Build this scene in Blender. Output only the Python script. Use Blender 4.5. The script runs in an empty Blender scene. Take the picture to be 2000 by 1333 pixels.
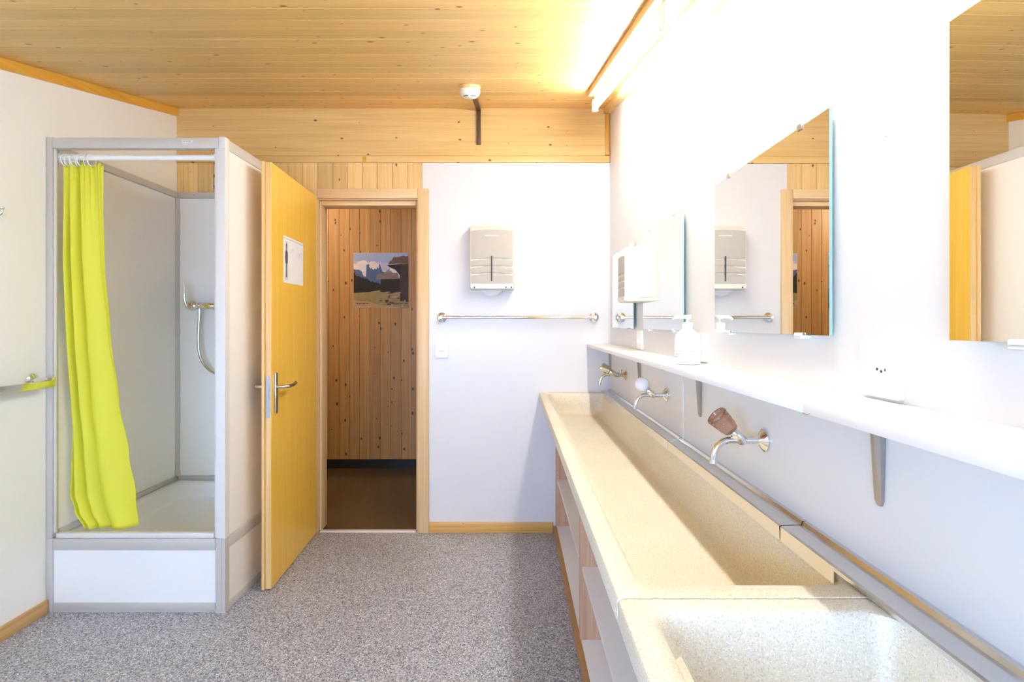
import bpy, bmesh, math, random
from mathutils import Vector, Matrix
random.seed(7)
S = bpy.context.scene
COL = S.collection
PI = math.pi

# ------------------------------------------------------------------ camera, sky, exposure
cam_d = bpy.data.cameras.new('camera')
cam = bpy.data.objects.new('camera', cam_d)
COL.objects.link(cam)
cam.location = (0, 0, 1.30)
cam.rotation_euler = (PI / 2, 0, 0)
cam_d.sensor_width = 36
cam_d.lens = 18.0
cam_d.shift_x = -3 / 2000
cam_d.shift_y = -32.5 / 2000
cam_d.clip_start = 0.02
S.camera = cam

TUBE_STRENGTH = 152.0
SKY_STRENGTH = 34.0
EXPOSURE = 0.10
w = bpy.data.worlds.new('world')
S.world = w
w.use_nodes = True
nt = w.node_tree
nt.nodes.clear()
wo = nt.nodes.new('ShaderNodeOutputWorld')
bg = nt.nodes.new('ShaderNodeBackground')
tc = nt.nodes.new('ShaderNodeTexCoord')
sx = nt.nodes.new('ShaderNodeSeparateXYZ')
rmp = nt.nodes.new('ShaderNodeValToRGB')
mr = nt.nodes.new('ShaderNodeMapRange')
mr.inputs['From Min'].default_value = -1
rmp.color_ramp.elements[0].position = 0.46
rmp.color_ramp.elements[0].color = (0.34, 0.48, 0.76, 1)
rmp.color_ramp.elements[1].position = 0.54
rmp.color_ramp.elements[1].color = (0.36, 0.55, 0.94, 1)
nt.links.new(tc.outputs['Generated'], sx.inputs[0])
nt.links.new(sx.outputs['Z'], mr.inputs['Value'])
nt.links.new(mr.outputs['Result'], rmp.inputs[0])
nt.links.new(rmp.outputs[0], bg.inputs[0])
bg.inputs[1].default_value = SKY_STRENGTH
nt.links.new(bg.outputs[0], wo.inputs[0])
vs = S.view_settings
vs.view_transform = 'Standard'
vs.look = 'None'
vs.gamma = 1
vs.exposure = EXPOSURE
vs.use_curve_mapping = False
try:
    S.cycles.max_bounces = 12
    S.cycles.diffuse_bounces = 8
    S.cycles.glossy_bounces = 6
    S.cycles.use_denoising = True
    S.cycles.caustics_reflective = False
    S.cycles.caustics_refractive = False
except Exception:
    pass

# ------------------------------------------------------------------ materials
def srgb(r, g, b):
    f = lambda c: c / 12.92 if c <= 0.04045 else ((c + 0.055) / 1.055) ** 2.4
    return (f(r / 255), f(g / 255), f(b / 255))

class NT:
    def __init__(s, name):
        s.m = bpy.data.materials.new(name)
        s.m.use_nodes = True
        s.t = s.m.node_tree
        s.b = s.t.nodes['Principled BSDF']
    def n(s, kind, **kw):
        nd = s.t.nodes.new(kind)
        for k, v in kw.items():
            if hasattr(nd, k) and not isinstance(v, tuple):
                setattr(nd, k, v)
            else:
                nd.inputs[k].default_value = v
        return nd
    def l(s, a, b):
        s.t.links.new(a, b)

def plain(name, col, rough=0.5, metal=0.0, var=0.04, vscale=30, bump=0.0, coat=0.0, ior=None, trans=0.0):
    """simple procedural surface: base colour with faint noise mottling and optional fine relief"""
    k = NT(name)
    k.b.inputs['Roughness'].default_value = rough
    k.b.inputs['Metallic'].default_value = metal
    if coat:
        k.b.inputs['Coat Weight'].default_value = coat
    if ior:
        k.b.inputs['IOR'].default_value = ior
    if trans:
        k.b.inputs['Transmission Weight'].default_value = trans
    tcn = k.n('ShaderNodeTexCoord')
    no = k.n('ShaderNodeTexNoise')
    no.inputs['Scale'].default_value = vscale
    no.inputs['Detail'].default_value = 3
    k.l(tcn.outputs['Object'], no.inputs['Vector'])
    mx = k.n('ShaderNodeMix', data_type='RGBA')
    lo = tuple(c * (1 - var) for c in col) + (1,)
    hi = tuple(min(1, c * (1 + var)) for c in col) + (1,)
    mx.inputs[6].default_value = lo
    mx.inputs[7].default_value = hi
    k.l(no.outputs['Fac'], mx.inputs[0])
    k.l(mx.outputs[2], k.b.inputs['Base Color'])
    if bump:
        bp = k.n('ShaderNodeBump')
        bp.inputs['Strength'].default_value = bump
        bp.inputs['Distance'].default_value = 0.002
        k.l(no.outputs['Fac'], bp.inputs['Height'])
        k.l(bp.outputs[0], k.b.inputs['Normal'])
    return k.m

def wood(name, c_dark, c_light, axis='X', grain=1.0, knots=0.0, rough=0.4, vary=0.12, knot_col=(0.15, 0.065, 0.02), coat=0.0, plane=('X', 'Z'), soft=0.0):
    """timber: long streaks along one axis, knots scattered as in spruce, tone differing from board to board"""
    k = NT(name)
    k.b.inputs['Roughness'].default_value = rough
    if coat:
        k.b.inputs['Coat Weight'].default_value = coat
        k.b.inputs['Coat Roughness'].default_value = 0.25
    tcn = k.n('ShaderNodeTexCoord')
    oi = k.n('ShaderNodeObjectInfo')
    mul = k.n('ShaderNodeVectorMath', operation='MULTIPLY')
    cmb = k.n('ShaderNodeCombineXYZ')
    for i in range(3):
        k.l(oi.outputs['Random'], cmb.inputs[i])
    k.l(cmb.outputs[0], mul.inputs[0])
    mul.inputs[1].default_value = (71.0, 37.0, 53.0)
    add = k.n('ShaderNodeVectorMath', operation='ADD')
    k.l(tcn.outputs['Object'], add.inputs[0])
    k.l(mul.outputs[0], add.inputs[1])
    def mapped(along, across):
        mp = k.n('ShaderNodeMapping')
        sc = {'X': (along, across, across), 'Y': (across, along, across), 'Z': (across, across, along)}[axis]
        mp.inputs['Scale'].default_value = sc
        k.l(add.outputs[0], mp.inputs['Vector'])
        return mp
    m1 = mapped(0.9 * grain, 34 * grain)
    n1 = k.n('ShaderNodeTexNoise')
    n1.inputs['Scale'].default_value = 1.6
    n1.inputs['Detail'].default_value = 5
    n1.inputs['Roughness'].default_value = 0.6
    n1.inputs['Distortion'].default_value = 0.25
    k.l(m1.outputs[0], n1.inputs['Vector'])
    m2 = mapped(3.5 * grain, 190 * grain)
    n2 = k.n('ShaderNodeTexNoise')
    n2.inputs['Scale'].default_value = 1.5
    n2.inputs['Detail'].default_value = 2
    k.l(m2.outputs[0], n2.inputs['Vector'])
    ad = k.n('ShaderNodeMath', operation='MULTIPLY_ADD')
    k.l(n2.outputs['Fac'], ad.inputs[0])
    ad.inputs[1].default_value = 0.35
    k.l(n1.outputs['Fac'], ad.inputs[2])
    r = k.n('ShaderNodeValToRGB')
    r.color_ramp.elements[0].position = 0.48 - soft
    r.color_ramp.elements[0].color = (*c_dark, 1)
    r.color_ramp.elements[1].position = 0.86 + soft
    r.color_ramp.elements[1].color = (*c_light, 1)
    k.l(ad.outputs[0], r.inputs[0])
    col = r.outputs[0]
    hsv = k.n('ShaderNodeHueSaturation')
    mr1 = k.n('ShaderNodeMapRange')
    mr1.inputs['To Min'].default_value = 1 - vary
    mr1.inputs['To Max'].default_value = 1 + vary
    k.l(oi.outputs['Random'], mr1.inputs['Value'])
    k.l(mr1.outputs[0], hsv.inputs['Value'])
    k.l(col, hsv.inputs['Color'])
    col = hsv.outputs[0]
    if knots > 0:
        m3 = mapped(0.6, 1.0)
        s3 = k.n('ShaderNodeSeparateXYZ')
        c3 = k.n('ShaderNodeCombineXYZ')
        k.l(m3.outputs[0], s3.inputs[0])
        k.l(s3.outputs[plane[0]], c3.inputs[0])
        k.l(s3.outputs[plane[1]], c3.inputs[1])
        vo = k.n('ShaderNodeTexVoronoi')
        vo.voronoi_dimensions = '2D'
        vo.inputs['Scale'].default_value = 9.0
        k.l(c3.outputs[0], vo.inputs['Vector'])
        sv = k.n('ShaderNodeSeparateColor')
        k.l(vo.outputs['Color'], sv.inputs[0])
        gt = k.n('ShaderNodeMapRange')          # each knot its own size, some left out
        gt.inputs['From Min'].default_value = 0.25
        gt.inputs['To Min'].default_value = 0.0001
        k.l(sv.outputs[0], gt.inputs['Value'])
        dv = k.n('ShaderNodeMath', operation='DIVIDE')
        k.l(vo.outputs['Distance'], dv.inputs[0])
        k.l(gt.outputs[0], dv.inputs[1])
        rr = k.n('ShaderNodeValToRGB')
        rr.color_ramp.elements[0].position = 0.045 * knots
        rr.color_ramp.elements[0].color = (1, 1, 1, 1)
        rr.color_ramp.elements[1].position = 0.095 * knots
        rr.color_ramp.elements[1].color = (0, 0, 0, 1)
        k.l(dv.outputs[0], rr.inputs[0])
        mx = k.n('ShaderNodeMix', data_type='RGBA')
        k.l(rr.outputs[0], mx.inputs[0])
        k.l(col, mx.inputs[6])
        mx.inputs[7].default_value = (*knot_col, 1)
        col = mx.outputs[2]
    k.l(col, k.b.inputs['Base Color'])
    bp = k.n('ShaderNodeBump')
    bp.inputs['Strength'].default_value = 0.12
    bp.inputs['Distance'].default_value = 0.001
    k.l(n2.outputs['Fac'], bp.inputs['Height'])
    k.l(bp.outputs[0], k.b.inputs['Normal'])
    return k.m

def speckle(name, cols, scale, rough, var_scale=2.5, bump=0.0):
    """tiny chips of several tones (vinyl flooring, cast stone)"""
    k = NT(name)
    k.b.inputs['Roughness'].default_value = rough
    tcn = k.n('ShaderNodeTexCoord')
    vo = k.n('ShaderNodeTexVoronoi')
    vo.inputs['Scale'].default_value = scale
    k.l(tcn.outputs['Object'], vo.inputs['Vector'])
    sp = k.n('ShaderNodeSeparateColor')
    k.l(vo.outputs['Color'], sp.inputs[0])
    r = k.n('ShaderNodeValToRGB')
    r.color_ramp.interpolation = 'CONSTANT'
    els = r.color_ramp.elements
    for i, (p, c) in enumerate(cols):
        e = els[i] if i < 2 else els.new(p)
        e.position = p
        e.color = (*c, 1)
    k.l(sp.outputs[0], r.inputs[0])
    no = k.n('ShaderNodeTexNoise')
    no.inputs['Scale'].default_value = var_scale
    k.l(tcn.outputs['Object'], no.inputs['Vector'])
    mr_ = k.n('ShaderNodeMapRange')
    mr_.inputs['To Min'].default_value = 0.92
    mr_.inputs['To Max'].default_value = 1.08
    k.l(no.outputs['Fac'], mr_.inputs['Value'])
    hs = k.n('ShaderNodeHueSaturation')
    k.l(r.outputs[0], hs.inputs['Color'])
    k.l(mr_.outputs[0], hs.inputs['Value'])
    k.l(hs.outputs[0], k.b.inputs['Base Color'])
    if bump:
        bp = k.n('ShaderNodeBump')
        bp.inputs['Strength'].default_value = bump
        bp.inputs['Distance'].default_value = 0.001
        k.l(sp.outputs[1], bp.inputs['Height'])
        k.l(bp.outputs[0], k.b.inputs['Normal'])
    return k.m

M = {}
M['wall_gloss'] = plain('glossy_white_panel', (0.675, 0.665, 0.65), 0.28, var=0.015, vscale=6, bump=0.03)
M['wall'] = plain('white_melamine', (0.735, 0.73, 0.725), 0.32, var=0.015, vscale=6, bump=0.03)
M['wall_cream'] = plain('cream_wall_panel', (0.86, 0.835, 0.75), 0.5, var=0.015, vscale=5, bump=0.03)
M['render'] = plain('plaster_core', (0.6, 0.58, 0.54), 0.8)
M['ceil'] = wood('spruce_ceiling', (0.66, 0.385, 0.105), (0.82, 0.54, 0.195), 'X', knots=0.9, rough=0.42, vary=0.14, plane=('X', 'Y'), soft=0.08)
M['beam'] = wood('glulam_spruce', (0.66, 0.42, 0.145), (0.80, 0.56, 0.23), 'X', grain=0.8, knots=0.8, rough=0.42, vary=0.06)
M['plank'] = wood('spruce_panelling', (0.66, 0.42, 0.15), (0.80, 0.56, 0.24), 'Z', knots=1.0, rough=0.45, vary=0.12)
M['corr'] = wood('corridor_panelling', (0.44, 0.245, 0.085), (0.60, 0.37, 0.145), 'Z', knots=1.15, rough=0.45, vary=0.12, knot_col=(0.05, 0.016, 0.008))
M['door'] = wood('yellow_door_veneer', (0.85, 0.50, 0.06), (0.93, 0.605, 0.10), 'Z', grain=1.3, rough=0.32, vary=0.0, coat=0.2)
M['edge'] = wood('door_edge_lipping', (0.70, 0.43, 0.15), (0.82, 0.56, 0.24), 'Z', rough=0.4, vary=0.03)
M['casing_z'] = wood('beech_casing_upright', (0.66, 0.45, 0.21), (0.78, 0.57, 0.32), 'Z', rough=0.4, vary=0.04)
M['casing_x'] = wood('beech_casing_head', (0.66, 0.45, 0.21), (0.78, 0.57, 0.32), 'X', rough=0.4, vary=0.04)
M['trim_y'] = wood('orange_ceiling_strip', (0.58, 0.28, 0.03), (0.70, 0.38, 0.055), 'Y', rough=0.4, vary=0.05)
M['trim_light'] = wood('pale_ceiling_strip', (0.62, 0.38, 0.13), (0.76, 0.52, 0.23), 'Y', rough=0.4, vary=0.05)
M['skirt_x'] = wood('pine_baseboard_x', (0.60, 0.32, 0.08), (0.74, 0.45, 0.14), 'X', knots=0.8, rough=0.4, vary=0.05)
M['skirt_y'] = wood('pine_baseboard_y', (0.50, 0.28, 0.09), (0.68, 0.42, 0.16), 'Y', knots=0.8, rough=0.4, vary=0.05, plane=('Y', 'Z'))
M['plinth'] = wood('brown_plinth', (0.33, 0.17, 0.055), (0.45, 0.25, 0.09), 'Y', rough=0.4, vary=0.03)
M['divider'] = wood('larch_divider', (0.50, 0.27, 0.15), (0.66, 0.40, 0.25), 'Z', knots=0.8, rough=0.45, vary=0.06)
M['floor'] = speckle('speckled_vinyl', [(0.0, srgb(94, 94, 99)), (0.14, srgb(130, 131, 136)), (0.38, srgb(158, 159, 165)), (0.66, srgb(179, 180, 185)), (0.88, srgb(205, 206, 209))], 230, 0.42)
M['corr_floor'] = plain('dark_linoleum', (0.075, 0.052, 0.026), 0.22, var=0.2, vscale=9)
M['bracket'] = plain('pressed_steel', (0.40, 0.385, 0.37), 0.33, 0.9, var=0.12, vscale=40)
M['black'] = plain('black_rubber_base', (0.012, 0.012, 0.014), 0.5)
M['stone'] = speckle('cast_stone', [(0.0, (0.55, 0.485, 0.36)), (0.10, (0.64, 0.585, 0.45)), (0.4, (0.675, 0.62, 0.485)), (0.75, (0.705, 0.655, 0.525)), (0.93, (0.77, 0.73, 0.63))], 520, 0.42, var_scale=5, bump=0.08)
M['steel'] = plain('polished_steel', (0.72, 0.71, 0.69), 0.16, 1.0, var=0.05)
M['chrome'] = plain('chrome', (0.82, 0.82, 0.82), 0.07, 1.0, var=0.02)
M['satin'] = plain('satin_nickel', (0.66, 0.64, 0.60), 0.3, 1.0, var=0.05)
M['galv'] = plain('galvanised_plate', (0.42, 0.43, 0.42), 0.45, 0.8, var=0.25, vscale=60)
M['alu'] = plain('grey_aluminium_frame', (0.57, 0.535, 0.48), 0.42, 0.1, var=0.03)
M['alu_pale'] = plain('pale_aluminium', (0.74, 0.715, 0.67), 0.38, 0.08, var=0.03)
M['acryl'] = plain('white_shower_panel', (0.91, 0.895, 0.84), 0.25, var=0.01)
M['white'] = plain('white_plastic', (0.86, 0.86, 0.84), 0.3, var=0.01)
M['shelf'] = plain('white_shelf_laminate', (0.84, 0.84, 0.83), 0.3, var=0.01)
M['beige'] = plain('beige_plastic', (0.44, 0.405, 0.345), 0.4, var=0.03)
M['cream'] = plain('cream_plastic', (0.80, 0.77, 0.66), 0.35, var=0.01)
M['dark'] = plain('dark_slot', (0.03, 0.03, 0.03), 0.5)
M['paper'] = plain('white_paper', (0.84, 0.84, 0.86), 0.7, var=0.02)
M['figure'] = plain('dark_print', (0.05, 0.05, 0.055), 0.7, var=0.3, vscale=200)
M['grey_print'] = plain('grey_print', (0.50, 0.50, 0.51), 0.7, var=0.1)
M['pale_print'] = plain('faint_blue_print', (0.68, 0.70, 0.79), 0.7, var=0.12, vscale=60)
M['duct'] = plain('brown_cable_duct', (0.085, 0.045, 0.018), 0.45)
M['ball'] = plain('white_ball_knob', (0.86, 0.86, 0.88), 0.18, var=0.01)
M['mirror_edge'] = plain('green_glass_edge', (0.30, 0.50, 0.44), 0.12, var=0.1)
M['mirror'] = plain('silvered_glass', (0.94, 0.955, 0.945), 0.0, 1.0, var=0.0)
M['gold'] = plain('old_nickel', (0.62, 0.57, 0.45), 0.14, 1.0, var=0.1)

k = NT('lime_curtain')
k.b.inputs['Base Color'].default_value = (0.88, 0.86, 0.07, 1)
k.b.inputs['Roughness'].default_value = 0.6
tr = k.n('ShaderNodeBsdfTranslucent')
tr.inputs[0].default_value = (0.90, 0.86, 0.05, 1)
mxs = k.n('ShaderNodeMixShader')
mxs.inputs[0].default_value = 0.3
no = k.n('ShaderNodeTexNoise')
no.inputs['Scale'].default_value = 900
tcn = k.n('ShaderNodeTexCoord')
bp = k.n('ShaderNodeBump')
bp.inputs['Strength'].default_value = 0.05
k.l(tcn.outputs['Object'], no.inputs['Vector'])
k.l(no.outputs['Fac'], bp.inputs['Height'])
k.l(bp.outputs[0], k.b.inputs['Normal'])
k.l(k.b.outputs[0], mxs.inputs[1])
k.l(tr.outputs[0], mxs.inputs[2])
k.l(mxs.outputs[0], k.t.nodes['Material Output'].inputs[0])
M['curtain'] = k.m

k = NT('amber_knob_plastic')
k.b.inputs['Base Color'].default_value = (0.60, 0.33, 0.22, 1)
k.b.inputs['Roughness'].default_value = 0.08
k.b.inputs['Transmission Weight'].default_value = 0.75
k.b.inputs['IOR'].default_value = 1.4
M['amber'] = k.m

k = NT('fluorescent_tube')
k.b.inputs['Base Color'].default_value = (0.9, 0.9, 0.88, 1)
k.b.inputs['Emission Color'].default_value = (0.92, 0.945, 0.95, 1)
k.b.inputs['Emission Strength'].default_value = TUBE_STRENGTH
M['tube'] = k.m

k = NT('fill_lamp_globe')  # glow of the unseen lamp added in the corridor
k.b.inputs['Base Color'].default_value = (0.9, 0.88, 0.82, 1)
k.b.inputs['Emission Color'].default_value = (1.0, 0.88, 0.70, 1)
k.b.inputs['Emission Strength'].default_value = 125.0
M['globe'] = k.m

k = NT('window_pane')
tpb = k.n('ShaderNodeBsdfTransparent')
gl = k.n('ShaderNodeBsdfGlossy')
gl.inputs['Roughness'].default_value = 0.0
mxs = k.n('ShaderNodeMixShader')
mxs.inputs[0].default_value = 0.06
k.l(tpb.outputs[0], mxs.inputs[1])
k.l(gl.outputs[0], mxs.inputs[2])
k.l(mxs.outputs[0], k.t.nodes['Material Output'].inputs[0])
M['pane'] = k.m

# ------------------------------------------------------------------ mesh helpers
def add_box(bm, x0, x1, y0, y1, z0, z1, mi=0):
    v = [bm.verts.new((x, y, z)) for z in (z0, z1) for y in (y0, y1) for x in (x0, x1)]
    for q in ((0, 2, 3, 1), (4, 5, 7, 6), (0, 1, 5, 4), (2, 6, 7, 3), (0, 4, 6, 2), (1, 3, 7, 5)):
        bm.faces.new([v[i] for i in q]).material_index = mi

def bev(bm, r, seg=2, edges=None):
    bmesh.ops.bevel(bm, geom=edges or list(bm.edges), offset=r, segments=seg, profile=0.5, affect='EDGES')

def bbox_bm(x0, x1, y0, y1, z0, z1, r=0.0, seg=2):
    bm = bmesh.new()
    add_box(bm, x0, x1, y0, y1, z0, z1)
    if r:
        bev(bm, r, seg)
    return bm

def frame_of(d):
    d = Vector(d).normalized()
    a = Vector((0, 0, 1)) if abs(d.z) < 0.9 else Vector((1, 0, 0))
    u = d.cross(a).normalized()
    return u, d.cross(u).normalized()

def stitch(bm, loops, cap0=True, cap1=True, mi=0):
    R = [[bm.verts.new(p) for p in L] for L in loops]
    n = len(R[0])
    for A, B in zip(R, R[1:]):
        for i in range(n):
            j = (i + 1) % n
            try:
                bm.faces.new((A[i], A[j], B[j], B[i])).material_index = mi
            except ValueError:
                pass
    if cap0:
        bm.faces.new(R[0][::-1]).material_index = mi
    if cap1:
        bm.faces.new(R[-1]).material_index = mi
    return R

def sweep(bm, pts, rad, n=14, cap=True, mi=0):
    """round bar along a polyline; rad is one radius or one for each point"""
    pts = [Vector(p) for p in pts]
    if not hasattr(rad, '__len__'):
        rad = [rad] * len(pts)
    loops = []
    u = None
    for i, p in enumerate(pts):
        d = (pts[min(i + 1, len(pts) - 1)] - pts[max(i - 1, 0)]).normalized()
        if u is None:
            u, _ = frame_of(d)
        u = (u - d * u.dot(d)).normalized()
        v = d.cross(u)
        loops.append([p + (u * math.cos(2 * PI * a / n) + v * math.sin(2 * PI * a / n)) * rad[i] for a in range(n)])
    stitch(bm, loops, cap, cap, mi)

def lathe(bm, prof, origin, axis, n=24, mi=0, cap=True):
    """profile of (distance along axis, radius) turned about an axis"""
    o = Vector(origin)
    d = Vector(axis).normalized()
    u, v = frame_of(d)
    loops = [[o + d * t + (u * math.cos(2 * PI * a / n) + v * math.sin(2 * PI * a / n)) * max(r, 1e-4) for a in range(n)] for t, r in prof]
    stitch(bm, loops, cap, cap, mi)

def prism(bm, poly, axis, a, b, mi=0):
    def P(p, t):
        return {'X': (t, p[0], p[1]), 'Y': (p[0], t, p[1]), 'Z': (p[0], p[1], t)}[axis]
    stitch(bm, [[P(p, a) for p in poly], [P(p, b) for p in poly]], mi=mi)

def rrect(x0, x1, y0, y1, r, k=5):
    pts = []
    r = min(r, (x1 - x0) / 2 - 1e-4, (y1 - y0) / 2 - 1e-4)
    for cx, cy, a0 in ((x1 - r, y1 - r, 0), (x0 + r, y1 - r, 90), (x0 + r, y0 + r, 180), (x1 - r, y0 + r, 270)):
        for i in range(k + 1):
            a = math.radians(a0 + 90 * i / k)
            pts.append((cx + r * math.cos(a), cy + r * math.sin(a)))
    return pts

def smooth_path(pts, n=8):
    """Catmull-Rom through the points"""
    P = [Vector(p) for p in pts]
    P = [2 * P[0] - P[1]] + P + [2 * P[-1] - P[-2]]
    out = []
    for i in range(1, len(P) - 2):
        for j in range(n):
            t = j / n
            a, b, c, d = P[i - 1], P[i], P[i + 1], P[i + 2]
            out.append(0.5 * ((2 * b) + (c - a) * t + (2 * a - 5 * b + 4 * c - d) * t * t + (3 * b - a - 3 * c + d) * t ** 3))
    out.append(P[-2])
    return out

BASE = {}
def obj(name, bm, mats, parent=None, base=None, local=False, smooth=None):
    """link bm as ONE mesh object. World coordinates unless local; origin = base or the parent's base"""
    if base is None:
        base = BASE.get(parent.name, Vector((0, 0, 0))) if parent else Vector((0, 0, 0))
    base = Vector(base)
    bmesh.ops.recalc_face_normals(bm, faces=list(bm.faces))
    if not local:
        bmesh.ops.translate(bm, vec=-base, verts=list(bm.verts))
    if smooth:
        lim = math.radians(smooth)
        for f in bm.faces:
            f.smooth = True
        for e in bm.edges:
            if len(e.link_faces) == 2 and e.calc_face_angle(0) > lim:
                e.smooth = False
    me = bpy.data.meshes.new(name)
    bm.to_mesh(me)
    bm.free()
    for m in (mats if isinstance(mats, (list, tuple)) else [mats]):
        me.materials.append(m)
    o = bpy.data.objects.new(name, me)
    COL.objects.link(o)
    BASE[o.name] = base
    if parent:
        o.parent = parent
        pb = BASE.get(parent.name, Vector((0, 0, 0)))
        if not local:
            o.location = base - pb
    else:
        o.location = base
    return o

def box(name, x0, x1, y0, y1, z0, z1, m, parent=None, r=0.0, seg=2, **kw):
    return obj(name, bbox_bm(x0, x1, y0, y1, z0, z1, r, seg), m, parent, smooth=40 if r else None, **kw)

def root(name, loc, label=None, cat=None, group=None, kind=None, rotz=0.0):
    o = bpy.data.objects.new(name, None)
    COL.objects.link(o)
    o.empty_display_size = 0.05
    o.location = loc
    o.rotation_euler = (0, 0, rotz)
    BASE[o.name] = Vector(loc)
    tag(o, label, cat, group, kind)
    return o

def tag(o, label=None, cat=None, group=None, kind=None):
    if label: o['label'] = label
    if cat: o['category'] = cat
    if group: o['group'] = group
    if kind: o['kind'] = kind
    return o

def dup(o, loc, label=None, group=None):
    r = o.copy()
    COL.objects.link(r)
    r.location = loc
    BASE[r.name] = Vector(loc)
    if label: r['label'] = label
    if group: r['group'] = group
    for ch in list(o.children):
        c = ch.copy(); COL.objects.link(c); c.parent = r
        for g in ch.children:
            d = g.copy(); COL.objects.link(d); d.parent = c
    return r

def inst(o, parent, loc, rot=None):
    """one more piece sharing the first piece's mesh"""
    c = bpy.data.objects.new(o.name.split('.')[0], o.data)
    COL.objects.link(c)
    c.parent = parent
    c.location = loc
    if rot: c.rotation_euler = rot
    return c

# ------------------------------------------------------------------ room dimensions (metres; camera above the origin)
XL, XR = -2.106, 0.602
YB, YR = 3.20, -0.90
SL = 0.232
ANG = math.atan(SL)
def ceil_z(y): return 2.65 - SL * (YB - y)
CX0, CX1, CY0, CY1 = -2.7, 0.75, 3.314, 4.63      # corridor

# ------------------------------------------------------------------ setting
fl = box('floor', XL, XR, YR, YB + 0.02, -0.06, 0.0, M['floor']); tag(fl, 'grey speckled vinyl floor', kind='structure')

wl = root('wall_left', (XL, 1, 0), 'cream white panelled wall behind the shower cabin', kind='structure')
def side_wall_bm(x0, x1, y0, y1):
    bm = bmesh.new()
    prism(bm, [(y0, 0), (y1, 0), (y1, ceil_z(y1) + 0.02), (y0, ceil_z(y0) + 0.02)], 'X', x0, x1)
    return bm
obj('panel', side_wall_bm(XL - 0.10, XL, YR - 0.1, YB + 0.3), M['wall_cream'], wl)

wr = root('wall_right', (XR, 1, 0), 'glossy white panelled wall carrying the mirrors', kind='structure')
SEAM = 1.82
obj('panel', side_wall_bm(XR, XR + 0.1, SEAM + 0.0025, YB + 0.3), M['wall_gloss'], wr)
obj('panel', side_wall_bm(XR, XR + 0.1, YR - 0.1, SEAM - 0.0025), M['wall_gloss'], wr)
obj('joint_strip', side_wall_bm(XR + 0.004, XR + 0.06, SEAM - 0.0025, SEAM + 0.0025), M['alu'], wr)
box('corner_strip', XR - 0.008, XR, YB - 0.006, YB - 0.0005, 0.9, 2.30, M['wall_gloss'], wr)
box('joint_cover', XR - 0.003, XR, SEAM - 0.009, SEAM + 0.012, 0.897, 1.158, M['alu_pale'], wr)

# rear wall with the window that lets the daylight in (behind the camera)
wb = root('wall_rear', (0, YR, 0), 'white wall under the eaves with the window', kind='structure')
WX0, WX1, WZ0, WZ1 = -1.75, 0.15, 0.86, 1.58
zt = ceil_z(YR)
box('panel', XL, WX0, YR - 0.1, YR, 0, zt, M['wall'], wb)
box('panel', WX1, XR, YR - 0.1, YR, 0, zt, M['wall'], wb)
box('panel', WX0, WX1, YR - 0.1, YR, 0, WZ0, M['wall'], wb)
box('panel', WX0, WX1, YR - 0.1, YR, WZ1, zt, M['wall'], wb)
wn = root('window_1', (-0.8, YR - 0.05, WZ0), 'timber window under the eaves', kind='structure')
for a in ((WX0, WX0 + 0.05, WZ0, WZ1), (WX1 - 0.05, WX1, WZ0, WZ1), (WX0 + 0.05, WX1 - 0.05, WZ0, WZ0 + 0.05), (WX0 + 0.05, WX1 - 0.05, WZ1 - 0.05, WZ1), (-0.83, -0.77, WZ0 + 0.05, WZ1 - 0.05)):
    box('window_frame', a[0], a[1], YR - 0.08, YR - 0.03, a[2], a[3], M['casing_x'], wn)
for a in ((WX0 + 0.05, -0.83), (-0.77, WX1 - 0.05)):
    box('pane', a[0], a[1], YR - 0.058, YR - 0.052, WZ0 + 0.05, WZ1 - 0.05, M['pane'], wn)

# ceiling boards running across the room, pitched down towards the window
ce = root('ceiling', (0, YB, 2.65), 'sloping ceiling of knotty spruce boards', kind='structure')
PW = 0.0985
bm = bmesh.new()
h = PW / 2 - 0.0003
prism(bm, [(-h, 0.014), (-h, 0.007), (-h + 0.0011, 0.007), (-h + 0.0011, 0.0006), (-h + 0.0017, 0), (h - 0.0017, 0), (h - 0.0011, 0.0006), (h - 0.0011, 0.007), (h, 0.007), (h, 0.014)], 'X', XL + 0.001, XR - 0.001)
pl = None
y = YB + 0.01
i = 0
while y > YR - 0.02:
    yc = y - 0.5 * PW * math.cos(ANG)
    loc = Vector((0, yc - YB, ceil_z(yc) - 2.65))
    if pl is None:
        pl = obj('plank', bm, M['ceil'], ce, local=True)
        pl.location = loc; pl.rotation_euler = (ANG, 0, 0)
    else:
        inst(pl, ce, loc + Vector((0, 0, random.uniform(-0.0006, 0.0006))), (ANG, 0, 0))
    y -= PW * math.cos(ANG)
bm = bmesh.new()
prism(bm, [(YR - 0.1, ceil_z(YR - 0.1) + 0.016), (YB + 0.3, ceil_z(YB + 0.3) + 0.016), (YB + 0.3, ceil_z(YB + 0.3) + 0.1), (YR - 0.1, ceil_z(YR - 0.1) + 0.1)], 'X', XL - 0.1, XR + 0.1)
obj('roof_board', bm, M['render'], ce)

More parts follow.
